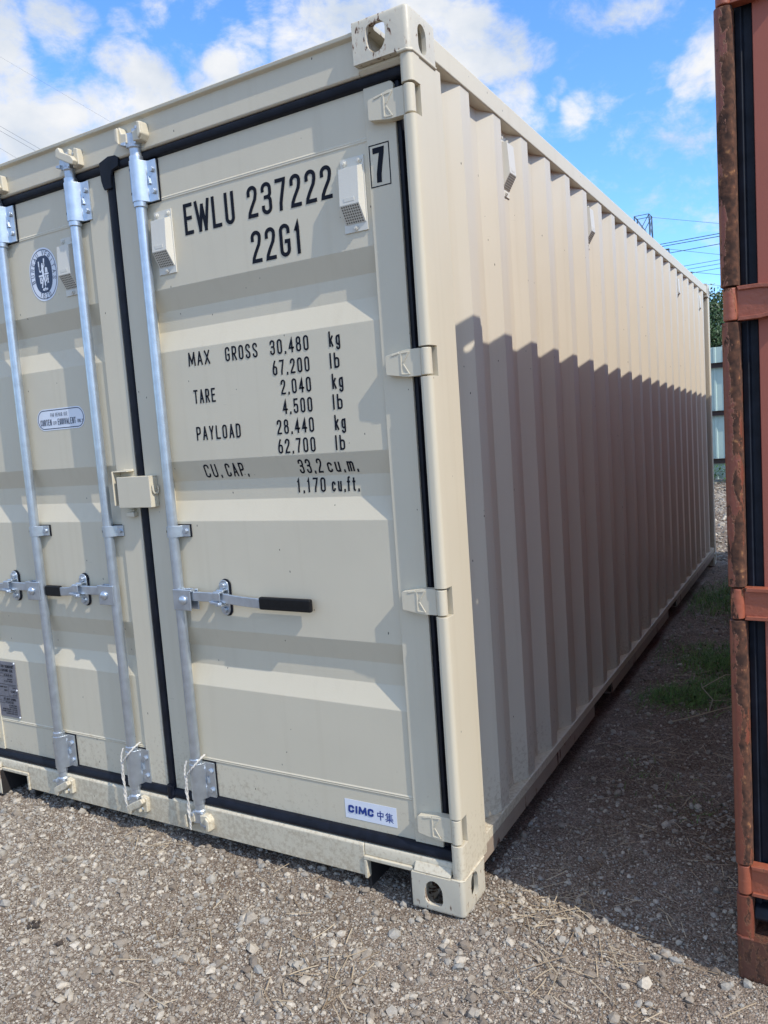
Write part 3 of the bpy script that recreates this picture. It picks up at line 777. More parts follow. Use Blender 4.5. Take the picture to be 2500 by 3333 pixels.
def container(root, P, hinges=HINGE_Z):
    """P: dict of materials. Parts are built in the container's own axes: doors on y=0, right side on x=0."""
    casting = casting_mesh(P['casting'])
    # corner castings and posts
    for sx in (1, -1):
        for sy in (1, -1):
            for sz in (1, -1):
                t = (0 if sx > 0 else -W, 0 if sy > 0 else LEN, H if sz > 0 else 0)
                link('corner_casting', xform(casting, sx, sy, sz, t, 'corner_casting'), root)
    nose = [(-.040, .056), (-.040, .021)] + arc(-.026, .021, .014, .015, 180, 270, 6) + arc(-.015, .022, .015, .016, 270, 360, 6) + [(0, .056)]
    for mirror in (None, MIR):
        p = MB()
        cuts = [.118] + [z for h in sorted(hinges) for z in (h - .043, h + .043)] + [H - .118]
        for a, b in zip(cuts[::2], cuts[1::2]): p.prism(nose, 'z', a, b)
        p.prism([(-.040, .058), (-.002, .058), (-.002, .196), (-.040, .196), (-.044, .13), (-.125, .13), (-.125, .11), (-.044, .11)], 'z', .118, H - .118)
        # weld beads under and over the castings
        p.tube([(-.040, .004, H - .119), (-.012, .003, H - .119), (-.001, .012, H - .119), (-.001, .162, H - .119)], .005, 8)
        p.tube([(-.040, .004, .119), (-.012, .003, .119), (-.001, .012, .119), (-.001, .162, .119)], .004, 8)
        p.build('corner_post', P['post'], root, .0035, 2, xf=mirror)
        q = MB(); q.box(-.13, -.004, LEN - .09, LEN - .004, .118, H - .118); q.build('corner_post', P['paint'], root, .008, 3, xf=mirror)
        t = MB()
        t.box(-.064, -.004, .160, LEN - .160, 2.545, 2.612)
        t.build('top_rail', P['rail'], root, .005, 2, xf=mirror)
        br = MB()
        cutsy = [.150] + [y for c in (1.71, 3.65) for y in (c - .17, c + .17)] + [LEN - .150]
        br.box(-.052, -.004, .150, LEN - .150, .142, .176)
        for a, b in zip(cutsy[::2], cutsy[1::2]):
            br.box(-.012, -.0045, a, b, .088, .1418, mat=1); br.box(-.060, -.0125, a, b, .082, .090, mat=1)
        br.build('bottom_rail', [P['rail'], P['rail_low']], root, .002, 2, xf=mirror)
        w = MB()
        c = corrugation()
        outer = [(d - .010, y) for d, y in c]; inner = [(d - .013, y) for d, y in reversed(c)]
        n = len(outer)
        ring = outer + inner
        vs = [(a, b, .1765) for a, b in ring] + [(a, b, 2.56) for a, b in ring]
        m_ = len(ring)
        fs = [(i, (i + 1) % m_, m_ + (i + 1) % m_, m_ + i) for i in range(m_)]
        w.add(vs, fs)
        w.build('side_wall', P['side'], root, .0030, 3, xf=mirror, smooth=180, lim=14)
    # roof, floor, end wall
    r = MB(); r.box(-W + .05, -.05, .20, LEN - .06, 2.582, 2.600)
    for k in range(26): r.box(-W + .12, -.12, .32 + k * .215, .32 + k * .215 + .09, 2.600, 2.608)
    r.build('roof', P['paint'], root)
    f = MB()
    for s in (0, 1):     # dark plates that paint the shade inside the sill recesses
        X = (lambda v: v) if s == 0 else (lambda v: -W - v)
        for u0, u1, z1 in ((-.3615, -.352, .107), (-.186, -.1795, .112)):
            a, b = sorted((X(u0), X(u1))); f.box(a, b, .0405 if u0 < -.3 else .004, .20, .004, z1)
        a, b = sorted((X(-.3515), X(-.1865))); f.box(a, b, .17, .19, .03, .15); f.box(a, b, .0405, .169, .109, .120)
    f.box(-W + .062, -.062, .12, LEN - .10, .150, .178)
    for k in range(18): f.box(-W + .065, -.065, .35 + k * .31, .40 + k * .31, .06, .150)
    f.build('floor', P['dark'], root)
    e = MB(); e.box(-W + .13, -.13, LEN - .06, LEN - .01, .118, 2.6); e.build('end_wall', P['paint'], root)
    # header over the doors
    hd = MB()
    sec = [(.20, 2.500), (.034, 2.503), (.028, 2.508), (.028, 2.604), (.014, 2.609), (.012, 2.620), (.024, 2.624), (.20, 2.618)]
    hd.prism(sec, 'x', -W + .1785, -.1785)
    for a, b in ((-.178, -.0405), (-W + .0405, -W + .178)):
        hd.prism([(.20, 2.500), (.034, 2.503), (.022, 2.514), (.022, 2.5215), (.20, 2.5215)], 'x', a, b)
    header = hd.build('door_header', P['paint'], root, .0025, 2)
    # sill
    sl = MB()
    sl.prism([(.060, .166), (.026, .160), (.020, .153), (.020, .050), (.10, .050), (.10, .166)], 'x', -W + .362, -.362)
    for s in (0, 1):
        X = (lambda v: v) if s == 0 else (lambda v: -W - v)
        a, b = sorted((X(-.361), X(-.0405)))
        if P.get('gusset', True): sl.prism([(.060, .166), (.026, .160), (.022, .153), (.022, .122), (.10, .122), (.10, .166)], 'x', a, b)
        a, b = sorted((X(-.361), X(-.179)))
        sl.prism([(.014, .1215), (.014, .108), (.04, .108), (.04, .1215)], 'x', a, b)
        a, b = sorted((X(-.3615), X(-.350)))
        sl.prism([(.014, .1075), (.014, .044), (.04, .044), (.04, .1075)], 'x', a, b)
        # gusset from sill down to the casting
        a, b = sorted((X(-.172), X(-.045)))
        if P.get('gusset', True): sl.prism([(.0215, .146), (.0215, .1195), (.004, .1195)], 'x', a, b)
    sill = sl.build('door_sill', P['paint'], root, .003, 2)
    # doors
    doors = []
    for s in (0, 1):
        d = MB()
        xi = -1.2085 if s == 0 else -1.2505          # meeting edge
        xo = -.079 if s == 0 else -W + .079        # hinge edge
        st_o = xo - .098 if s == 0 else xo + .098
        st_i = xi + .112 if s == 0 else xi - .105
        zt, zb = 2.4735, .1955
        for a, b in ((st_o, xo), (xi, st_i)):
            a, b = sorted((a, b))
            d.prism([(a, zb), (b, zb), (b, zt - .010), (b - .006, zt - .002), (b - .012, zt), (a, zt)] if b > a else [], 'y', YS, .095)
        front = [(YP, zb)]
        def bead(z): return [(YP, z - .007), (YP - .0028, z - .003), (YP - .0008, z), (YP - .0028, z + .003), (YP, z + .007)]
        front += bead(.334)
        for g in reversed(GROOVES):
            front += [(YP, g - .214), (YP + GD, g - .142), (YP + GD, g - .072), (YP, g)]
        front += bead(2.335) + [(YP, zt)]
        a, b = sorted((st_o, st_i))
        vs = []; fs = []
        n = len(front)
        for X in (a + .0005, b - .0005): vs += [(X, y, z) for y, z in front]
        fs = [(i, i + 1, n + i + 1, n + i) for i in range(n - 1)]
        d.add(vs, fs)
        d.box(a, b, .0905, .0945, zb, zt)
        door = d.build('door', P['door'], root, .004, 3, smooth=180, lim=14)
        doors.append(door)
        # rubber gasket round the leaf
        k = MB()
        a, b = sorted((xi, xo))
        x_in = -1.2065 if s == 0 else -1.2545
        x_end = -.0405 if s == 0 else -W + .0405
        a, b = sorted((x_in if s == 0 else -1.2066, x_end))
        if s == 0: a = -1.2067
        else: b = -1.2069
        k.prism([(.048, 2.471), (.034, 2.476), (.030, 2.486), (.030, 2.496), (.038, 2.503), (.09, 2.503), (.09, 2.471)], 'x', a, b)
        k.prism([(.048, .198), (.034, .195), (.026, .184), (.024, .170), (.028, .162), (.09, .166), (.09, .198)], 'x', a, b)
        e0, e1 = sorted((xo + (.0005 if s == 0 else -.0005), x_end))
        mid = (e0 + e1) / 2
        k.prism([(e0, .048), (mid - .004, .043), (mid, .056), (e1, .056), (e1, .09), (e0, .09)], 'z', .1985, 2.4705)
        if s == 0:
            k.prism([(-1.2088, .046), (-1.215, .036), (-1.226, .033), (-1.240, .035), (-1.2500, .045), (-1.2500, .09), (-1.2088, .09)], 'z', .150, 2.4630)
            # folded flap of the meeting strip over the header and the foot
            k.prism([(-1.262, 2.480), (-1.260, 2.445), (-1.254, 2.425), (-1.2485, 2.412), (-1.2105, 2.412), (-1.2095, 2.452), (-1.200, 2.470), (-1.168, 2.478), (-1.164, 2.507), (-1.182, 2.518), (-1.215, 2.521), (-1.262, 2.508)], 'y', .0245, .0335)
            k.prism([(-1.2088, .046), (-1.212, .028), (-1.222, .0215), (-1.238, .0215), (-1.2465, .028), (-1.2500, .046)], 'z', .154, .208)
        k.build('gasket', P['rubber'], door, .003, 2)
        for z in hinges:
            xf = Matrix.Translation((0, 0, z))
            if s == 1: xf = MIR @ xf
            hb = P['hinge_mb'](); kn = knuckle_mb(); hb.add(kn.v, kn.f)
            hb.build('hinge', P['hinge'], door, .004, 3, xf=xf)
    return header, sill, doors

# ------------------------------------------------------------------ the beige container
beige = thing('shipping_container', (0, 0, 0), 'cream beige steel shipping container with closed double doors and black lettering', 'shipping container', 'shipping containers on the gravel lot')
PB = dict(casting=M['beige_worn'], post=M['beige'], paint=M['beige'], rail=M['beige'], rail_low=M['rail_brown'], side=M['beige_side'],
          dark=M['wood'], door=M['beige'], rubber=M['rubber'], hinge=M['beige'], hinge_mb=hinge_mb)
header, sill, doors = container(beige, PB)
rd, ld = doors
RODM = (M['galv'], M['galv_dull'], M['rubber'], M['grip'])
lock_rod(beige, RODM, -1.072, +1, (0, .070, .197, .30, .365, .578))
lock_rod(beige, RODM, -1.408, -1, (0, .070, .200, .27, .322, .410))
lock_rod(beige, RODM, -1.841, -1, (0, .070, .200, .30, .365, .578))
for x in (-1.072, -1.408, -1.841):
    for s in ((1, -1) if x > -1.1 else (1,)):
        kt = slant_keeper_mb(True) if x < -1.1 else keeper_mb(s, True); kb = slant_keeper_mb(False) if x < -1.1 else keeper_mb(s, False)
        kt.build('cam_keeper', M['beige'], header, .004, 3, xf=Matrix.Translation((x, 0, 2.547)))
        kb.build('cam_keeper', M['beige'], sill, .004, 3, xf=Matrix.Translation((x, 0, 0.114)))

# vents on doors and side
vm, gm = vent_mesh((M['vent'], M['hole']))
def put_vent(loc, rz):
    v = link('vent', vm, beige, .003, 2); v.location = loc; v.rotation_euler = (0, 0, rz)
    g = link('grille', gm, v)
for x in (-.999, -.233, -1.488):
    put_vent((x, YP - .0005, 2.191), 0)
for y in (.807, 1.917, 4.412, 5.522):
    put_vent((-.0455, y, 2.418), R(90))

# padlock box across the meeting edge
b = MB()
b.box(-1.314, -1.147, .0, .004, 1.280, 1.394)
b.box(-1.314, -1.147, .004, .0405, 1.389, 1.394); b.box(-1.1505, -1.147, .004, .0405, 1.280, 1.389)
b.box(-1.200, -1.1505, .004, .0405, 1.282, 1.389)
lb = b.build('lock_box', M['beige'], beige, .004, 3)
h = MB(); h.tube([(-1.142, .010, 1.360)] + [(-1.140, .022 - .013 * math.cos(R(a)), 1.342 - .013 * math.sin(R(a))) for a in range(0, 181, 20)] + [(-1.142, .035, 1.356)], .0035, 8)
h.build('hook', M['beige'], lb)
h = MB()
h.box(-1.3385, -1.3345, .000, .0405, 1.288, 1.416); h.box(-1.3345, -1.262, .004, .0405, 1.412, 1.416); h.tube([(-1.31, .038, 1.417), (-1.264, .038, 1.417)], .005, 8)
h.build('guard_plate', M['beige'], lb, .002, 2)
h = MB(); h.box(-1.302, -1.262, .018, .0405, 1.244, 1.262); h.box(-1.296, -1.268, .026, .0405, 1.266, 1.272); h.build('latch_block', M['beige'], lb, .003, 2)

# lettering
flat = lambda z: prof(z)
for wd, a, c, z, h in (('EWLU', -.914, -.694, 2.200, .102), ('237222', -.639, -.314, 2.202, .098)):
    t = MB(); write(t, wd, a, c, z, h, flat, .122, ym=.055)
    t.build('number_lettering', M['black'], rd, smooth=0, fix=False)
t = MB(); write(t, '22G1', -.638, -.437, 2.061,   .100, flat, .122, ym=.055)
t.build('size_code_lettering', M['black'], rd, smooth=0, fix=False)
t = MB()
st = lambda z: YS
write(t, '7', -.160, -.122, 2.206, .098, st, .165, wr=.5)
for a in ([(-.170, 2.1965), (-.106, 2.1965), (-.106, 2.312), (-.170, 2.312)],):
    ribbon(t, a, True, .0016, lambda x, z: (x, YS - .0006, z))
t.build('check_digit', M['black'], rd, smooth=0, fix=False)
HH = .0475; kw = dict(stroke=.125, wr=.42, gap=.2)
for words, z in ((( ('MAX', -.953, -.857), ('GROSS', -.788, -.650), ('30,480', -.598, -.445), ('kg', -.368, -.326)), 1.764),
                 ((('67,200', -.594, -.448), ('lb', -.371, -.335)), 1.698),
                 ((('TARE', -.945, -.847), ('2,040', -.567, -.448), ('kg', -.368, -.326)), 1.6345),
                 ((('4,500', -.566, -.449), ('lb', -.371, -.335)), 1.571),
                 ((('PAYLOAD', -.949, -.750), ('28,440', -.596, -.449), ('kg', -.370, -.328)), 1.507),
                 ((('62,700', -.598, -.449), ('lb', -.373, -.337)), 1.444),
                 ((('CU.', -.946, -.870), ('CAP.', -.848, -.751), ('33.2', -.536, -.444), ('cu.m.', -.425, -.310)), 1.374),
                 ((('1,170', -.560, -.446), ('cu.ft.', -.422, -.318)), 1.311)):
    for wd, a, c in words:
        t = MB(); write(t, wd, a, c, z, HH, prof, ym={1.374: .075, 1.311: .090}.get(z, .055), **kw)
        t.build('weight_lettering', M['black'], rd, smooth=0, fix=False)

# stickers
def sticker(name, outline, y, mat, parent=beige):
    m = MB(); m.prism(outline, 'y', y - .0006, y); return m.build(name, mat, parent, smooth=0)
def box_outline(x0, x1, z0, z1): return [(x0, z0), (x1, z0), (x1, z1), (x0, z1)]
ck = sticker('maker_sticker', box_outline(-.440, -.243, .224, .290), YP - .0003, M['white'])
t = MB()
yk = lambda z: YP - .0010
write(t, 'CIMC', -.428, -.330, .244, .027, yk, .27, wr=.9, gap=.22, skew=.06)
# the two characters after the name, as brush strokes
def strokes(mb, lst, x, z, s, w, put):
    for q in lst:
        _layer[0] = (_layer[0] + 1) % 5
        ribbon(mb, [(x + a * s, z + c * s) for a, c in q], False, w, (lambda yo: (lambda a, c: put(a, c, yo)))(_layer[0] * .0001))
ZH = [[(.12, .72), (.12, .36)], [(.12, .72), (.88, .76)], [(.88, .76), (.84, .36)], [(.12, .36), (.84, .40)], [(.5, 1.0), (.5, -.05)]]
JI = [[(.34, 1.0), (.08, .70)], [(.25, .84), (.25, .34)], [(.56, .98), (.62, .86)], [(.25, .84), (.92, .86)], [(.25, .67), (.84, .68)], [(.25, .51), (.84, .52)],
      [(.25, .36), (.95, .37)], [(.58, .84), (.58, .36)], [(.05, .22), (.98, .24)], [(.54, .36), (.54, -.05)], [(.5, .22), (.10, .0)], [(.56, .22), (.98, -.02)]]
pk = lambda a, c, yo: (a, YP - .0011 - yo, c)
strokes(t, ZH, -.318, .241, .028, .0017, pk); strokes(t, JI, -.287, .238, .030, .0013, pk)
t.build('maker_lettering', M['blue'], ck, smooth=0, fix=False)

co = sticker('repair_sticker', arc(-1.744, 1.633, .040, .042, 90, 270, 12) + arc(-1.544, 1.633, .040, .042, -90, 90, 12), YP - .0003, M['white'])
t = MB()
ribbon(t, arc(-1.744, 1.633, .034, .036, 90, 270, 12) + arc(-1.544, 1.633, .034, .036, -90, 90, 12), True, .0016, lambda a, c: (a, YP - .0012, c))
write(t, 'FOR REPAIR USE', -1.700, -1.600, 1.643, .0145, yk, .095, gap=.24)
write(t, 'CORTEN', -1.764, -1.698, 1.610, .024, yk, .11); write(t, 'OR', -1.688, -1.668, 1.612, .013, yk, .11)
write(t, 'EQUIVALENT', -1.660, -1.556, 1.610, .024, yk, .11); write(t, 'ONLY', -1.546, -1.514, 1.612, .013, yk, .11)
t.build('repair_lettering', M['navy'], co, smooth=0, fix=False)

BX, BZ, BA, BB = -1.648, 2.187, .082, .100
def sup(rx, rz, p=2.4, n=48):
    o = []
    for i in range(n):
        a = 2 * PI * i / n; c, s = math.cos(a), math.sin(a)
        o.append((BX + rx * abs(c) ** (2 / p) * (1 if c >= 0 else -1), BZ + rz * abs(s) ** (2 / p) * (1 if s >= 0 else -1)))
    return o
bv = sticker('inspection_sticker', sup(BA, BB, 2.2), YP - .0003, M['white'])
t = MB()
ribbon(t, sup(BA * .92, BB * .92, 2.2), True, .0014, lambda a, c: (a, YP - .0012, c))
o = sup(BA * .62, BB * .70, 2.5); t.add([(a, YP - .0012, c) for a, c in o], [tuple(range(len(o)))])
def round_text(s, a0, a1, rx, rz, h, flip=1):
    n = len(s)
    for i, ch in enumerate(s):
        if ch == ' ': continue
        a = R(a0 + (a1 - a0) * i / (n - 1)); cx, cz = BX + rx * math.cos(a), BZ + rz * math.sin(a)
        tx, tz = -rx * math.sin(a) * -flip, rz * math.cos(a) * -flip
        l = math.hypot(tx, tz); tx /= l; tz /= l
        for closed, pts in G[ch]:
            q = [(cx + ((u - .5) * .55 * tx - (v - .5) * tz) * h, cz + ((u - .5) * .55 * tz + (v - .5) * tx) * h) for u, v in pts]
            _layer[0] = (_layer[0] + 1) % 5
            ribbon(t, q, closed, .062 * h, (lambda yo: (lambda a_, c_: (a_, YP - .0013 - yo, c_)))(_layer[0] * .0001))
round_text('BUREAU VERITAS', 196, -14, BA * .77, BB * .81, .0165)
round_text('1828', 247, 293, BA * .77, BB * .81, .0165, -1)
t.build('inspection_lettering', M['navy'], bv, smooth=0, fix=False)
t = MB()
def eq(pts, w):
    _layer[0] = (_layer[0] + 1) % 5
    ribbon(t, [(BX + a, BZ + c) for a, c in pts], False, w, (lambda yo: (lambda a_, c_: (a_, YP - .0017 - yo, c_)))(_layer[0] * .0001))
eq([(-.002, .030), (-.001, .008), (.000, -.008)], .0055); eq([(.000, -.006), (-.006, -.025), (-.012, -.046)], .0034); eq([(.001, -.006), (.006, -.028), (.006, -.040)], .0034)
eq([(.002, .024), (.009, .032), (.009, .046)], .0022); eq([(-.003, .022), (-.014, .010), (-.020, .016)], .0022)
eq([(-.020, .012), (-.021, .034)], .0015); eq([(-.021, .034), (-.021, .048)], .0032); eq([(.009, .048), (.010, .055)], .0035)
eq([(-.003, .032), (-.002, .039)], .0036)
eq([(-.024, -.004), (-.008, -.004)], .0032); eq([(.010, .000), (.028, .000)], .0032); eq([(-.020, -.012), (-.019, -.030), (-.013, -.030)], .0028); eq([(-.013, -.012), (-.012, -.022)], .0026)
eq([(.013, -.008), (.014, -.026)], .0030); eq([(.022, -.008), (.026, -.020), (.021, -.034)], .0022); eq([(.027, -.008), (.021, -.020), (.027, -.034)], .0018)
eq([(.014, .008), (.016, .022)], .0030); eq([(.022, .008), (.021, .020)], .0036); eq([(-.008, -.054), (.016, -.054)], .0016); eq([(.004, -.048), (.004, -.060)], .0016)
eq([(-.009, -.057), (-.003, -.059)], .0025); eq([(.011, -.059), (.017, -.057)], .0025)
t.build('emblem', M['white'], bv, smooth=0, fix=False)

# data plate
pl = MB(); pl.box(-2.330, -2.122, YP - .0035, YP - .0005, .352, .606)
plate = pl.build('data_plate', M['plate'], beige, .001, 1)
t = MB()
yq = lambda z: YP - .0042
def row(s, x1, z, h, wch=.46):
    write(t, s, x1 - len(s) * h * wch, x1, z, h, yq, .15, lift=.0003)
row('APPROVED AS FOR TRANSPORT', -2.134, .578, .0125, .52); row('UNDER CUSTOMS SEAL', -2.140, .560, .0125, .52)
def frame(x0, x1, z0, z1, w=.0005): ribbon(t, box_outline(x0, x1, z0, z1), True, w, lambda a, c: (a, YP - .0045, c))
frame(-2.32, -2.146, .538, .552); row('CB 2708 BV 1828', -2.150, .541, .008)
row('MANUFACTURER', -2.150, .524, .006); row('NO. OF THE CONTAINER', -2.150, .514, .006)
frame(-2.32, -2.128, .502, .5024); frame(-2.185, -2.130, .452, .497); row('CIMC', -2.138, .466, .011, .7); row('YARD NO', -2.135, .486, .006); row('MADE IN CHINA', -2.132, .456, .004)
row('TIMBER COMPONENT TREATMENT', -2.192, .486, .006); row('IMMUNITY', -2.192, .472, .006)
frame(-2.32, -2.128, .446, .4464); row('CSC SAFETY APPROVAL', -2.138, .430, .010)
frame(-2.32, -2.160, .416, .426); row('GB LR 18842 04 2022', -2.162, .418, .006)
for k, s in enumerate(('DATE MANUFACTURED', 'IDENTIFICATION NO', 'MAXIMUM GROSS MASS 30,480 67,200', 'ALLOWABLE STACKING 192,000 423,290', 'TRANSVERSE RACKING 150,000')):
    row(s, -2.140, .404 - k * .0095, .0062, .50)
t.build('plate_lettering', M['black'], plate, smooth=0, fix=False)
t = MB()
for x, z in ((-2.127, .601), (-2.127, .480), (-2.127, .357)):
    t = MB(); t.cyl((x, YP - .001, z), (x, YP - .006, z), .0055, .0035, 10)
    t.build('rivet', M['white'], plate)

# ------------------------------------------------------------------ ropes tied to the rods
def rope(x, label):
    r = MB()
    base = [(x + .026, .040, .352), (x + .030, .004, .345), (x + .012, -.012, .322), (x - .012, -.013, .298), (x - .027, -.010, .280), (x - .031, -.008, .250),
            (x - .033, -.007, .200), (x - .032, -.006, .150), (x - .033, -.006, .100), (x - .036, -.005, .070 if x > -1.2 else .088)]
    def dens(b, n):
        o = []
        for i in range(len(b) - 1):
            for j in range(n): o.append(Vector(b[i]).lerp(Vector(b[i + 1]), j / n))
        return o + [Vector(b[-1])]
    for ph in (0, PI):
        d = dens(base, 7)
        path = [p + Vector((math.cos(i * .9 + ph), .6 * math.sin(i * .9 + ph), 0)) * .0024 for i, p in enumerate(d)]
        r.tube(path, .0025, 6)
    d = dens([(x - .036, .008, .332), (x - .040, .000, .310), (x - .036, -.008, .286), (x - .028, -.012, .262), (x - .036, -.012, .225), (x - .028, -.012, .190), (x - .036, -.011, .150), (x - .030, -.010, .110)], 6)
    for ph in (0, PI):
        r.tube([p + Vector((math.cos(i * .9 + ph), .6 * math.sin(i * .9 + ph), 0)) * .0021 for i, p in enumerate(d)], .0021, 6)
    return tag(r.build('rope', M['rope']), label, 'rope', 'ropes tied to the lock rods')
rope(-1.072, 'white twisted rope tied on the lock rod right of the black centre seam')
rope(-1.408, 'white twisted rope tied on the lock rod just left of the black centre seam')

# ------------------------------------------------------------------ the red container
RZ = -R(2.0)
rx0, ry0 = 0.751, 0.060
red = thing('shipping_container', (rx0 + W * math.cos(RZ), ry0 + W * math.sin(RZ), 0), 'faded red shipping container with rust flaked corner post at the right edge', 'shipping container',
            'shipping containers on the gravel lot', RZ)
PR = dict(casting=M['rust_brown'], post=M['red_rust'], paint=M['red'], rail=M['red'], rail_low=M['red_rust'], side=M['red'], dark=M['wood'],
          door=M['red'], rubber=M['old_rubber'], hinge=M['red_light'], hinge_mb=plain_hinge_mb, gusset=False)
rh, rs, rdoors = container(red, PR, (2.452, 1.735, 1.003, .275))
for x in (-1.84, -1.40):
    rod = lock_rod(red, (M['red'], M['red'], M['rubber'], M['grip']), x, 1, None)

# ------------------------------------------------------------------ ground
def undul(x, y):
    z = 0.006 * np.sin(x * 3.1 + 1.3 * np.sin(y * 1.7)) * np.cos(y * 2.3 + .4) + 0.004 * np.sin(x * 9.1 + y * 5.3) + 0.003 * np.sin(y * 14.7 - x * 7.9 + 2) + 0.0025 * np.sin(x * 31 + 3 * np.sin(y * 17))
    return z - 0.006
def axis(lo, hi, step, far):
    a = list(np.arange(lo, hi + 1e-6, step)); s = step
    l, h = [lo], [hi]
    while h[-1] < far: s *= 1.35; h.append(h[-1] + s); l.append(l[-1] - s)
    return np.array(sorted(l[1:]) + a + h[1:])
gx = axis(-3.0, 2.0, .03, 1500); gy = axis(-2.0, 7.0, .035, 1500)
XX, YY = np.meshgrid(gx, gy)
near = np.clip(1 - (np.hypot(XX, YY - 3) - 8) / 20, 0, 1)
ZZ = undul(XX, YY) * near
nx, ny = len(gx), len(gy)
co_ = np.stack([XX.ravel(), YY.ravel(), ZZ.ravel()], 1)
idx = np.arange(nx * ny).reshape(ny, nx)
fa = np.stack([idx[:-1, :-1].ravel(), idx[:-1, 1:].ravel(), idx[1:, 1:].ravel(), idx[1:, :-1].ravel()], 1)
def np_mesh(name, v, f, mat, smooth=True):
    me = bpy.data.meshes.new(name)
    me.vertices.add(len(v)); me.vertices.foreach_set('co', np.asarray(v, np.float32).ravel())
    k = f.shape[1]
    me.loops.add(f.size); me.loops.foreach_set('vertex_index', f.ravel().astype(np.int32))
    me.polygons.add(len(f)); me.polygons.foreach_set('loop_start', np.arange(0, f.size, k, dtype=np.int32))
    me.polygons.foreach_set('use_smooth', np.full(len(f), smooth))
    me.materials.append(mat); me.update(calc_edges=True); me.validate()
    o = bpy.data.objects.new(name, me); COL.objects.link(o); return o
tag(np_mesh('ground', co_, fa, M['ground']), kind='structure')

rng = np.random.default_rng(7)
bm = bmesh.new(); bmesh.ops.create_icosphere(bm, subdivisions=1, radius=1.0)
IV = np.array([v.co[:] for v in bm.verts]); IF = np.array([[v.index for v in f.verts] for f in bm.faces]); bm.free()
def scatter_stones(pos, size):
    n = len(pos)
    v = IV[None] * (1 + rng.uniform(-.28, .28, (n, 12, 1)))
    v = v * np.stack([rng.uniform(.75, 1.3, n), rng.uniform(.7, 1.1, n), rng.uniform(.45, .85, n)], 1)[:, None]
    a = rng.uniform(0, 2 * PI, n); tl = rng.normal(0, .35, n)
    ca, sa = np.cos(a), np.sin(a); ct, st_ = np.cos(tl), np.sin(tl)
    y = v[..., 1] * ct[:, None] - v[..., 2] * st_[:, None]; z = v[..., 1] * st_[:, None] + v[..., 2] * ct[:, None]
    x = v[..., 0] * ca[:, None] - y * sa[:, None]; y2 = v[..., 0] * sa[:, None] + y * ca[:, None]
    P = np.stack([x, y2, z], -1) * size[:, None, None] + pos[:, None]
    return P.reshape(-1, 3), (IF[None] + (np.arange(n) * 12)[:, None, None]).reshape(-1, 3)
def region(n, x0, x1, y0, y1, med, sig, mx, dens=None):
    x = rng.uniform(x0, x1, n); y = rng.uniform(y0, y1, n)
    if dens is not None:
        keep = rng.uniform(0, 1, n) < dens(x, y); x, y = x[keep], y[keep]
    s = np.minimum(np.exp(rng.normal(math.log(med), sig, len(x))), mx)
    return np.stack([x, y, undul(x, y) * np.clip(1 - (np.hypot(x, y - 3) - 8) / 20, 0, 1) + s * .25], 1), s
def patch(x, y):
    q = .55 + .45 * np.sin(x * 4.1 + 2 * np.sin(y * 3.3 + 1)) * np.cos(y * 5.2 + x * 1.7)
    r = .5 + .5 * np.sin(x * 1.7 + 1.1 + 1.5 * np.sin(y * 2.1)) * np.sin(y * 2.9 + .7 * np.sin(x * 6.0))
    open_ = np.clip((-.10 - y - .25 * x) / .35, 0, 1)     # loose stone lies thickest away from the box
    return np.clip(-.02 + .58 * q + .62 * r + .45 * open_, .08, 1)
def shade_d(x, y):
    ins = (x < -.02) & (y > .12)
    shade = (y > .30 - .36 * x) & (x > 0)
    return np.where(ins, .04, np.where(shade, .28, patch(x, y)))
parts = [region(130000, -2.5, 1.2, -1.15, .6, .0024, .30, .005, lambda x, y: shade_d(x, y) ** .6), region(60000, -2.8, 1.3, -1.25, 1.0, .0041, .45, .015, shade_d), region(2600, -2.8, 1.3, -1.25, .9, .0095, .30, .020, shade_d),
         region(14000, 0, 1.0, .6, 6.5, .0042, .5, .018, lambda x, y: np.full(len(x), .8)),
         region(9000, -2.2, 1.2, 6.2, 15.0, .016, .45, .05), region(500, -3, 1.2, -1.3, .1, .0155, .2, .024)]
pos = np.concatenate([p[0] for p in parts]); siz = np.concatenate([p[1] for p in parts])
v, f = scatter_stones(pos, siz)
tag(np_mesh('gravel', v, f, M['stone'], False), kind='stuff')

# dry straw lying about
def blades(spec, mat, name, lift):
    V = []; F = []
    for x, y, n, spread, l0, l1, w, up in spec:
        for _ in range(n):
            px = x + rng.normal(0, spread); py = y + rng.normal(0, spread)
            if px < 0 and py > .02: continue
            a = rng.uniform(0, 2 * PI); l = rng.uniform(l0, l1); cv = rng.normal(0, .5 if up else .2)
            z0 = float(undul(np.array(px), np.array(py))) + lift * rng.uniform(.3, 1.6)
            k = 5; o = len(V); el = up * rng.uniform(.55, 1.2) + rng.normal(0, .06)
            p = Vector((px, py, z0)); d = Vector((math.cos(a) * math.cos(el), math.sin(a) * math.cos(el), math.sin(el)))
            for i in range(k + 1):
                t_ = i / k; aa = a + cv * t_; ee = el - (up * .9 * t_ if up else 0)
                s_ = Vector((-math.sin(aa), math.cos(aa), .35)) * (w * (1 - .75 * t_ if up else 1) / 2)
                V += [tuple(p + s_), tuple(p - s_)]
                p = p + Vector((math.cos(aa) * math.cos(ee), math.sin(aa) * math.cos(ee), math.sin(ee))) * (l / k)
            F += [(o + 2 * i, o + 2 * i + 1, o + 2 * i + 3, o + 2 * i + 2) for i in range(k)]
    return tag(np_mesh(name, np.array(V), np.array(F), mat), kind='stuff')
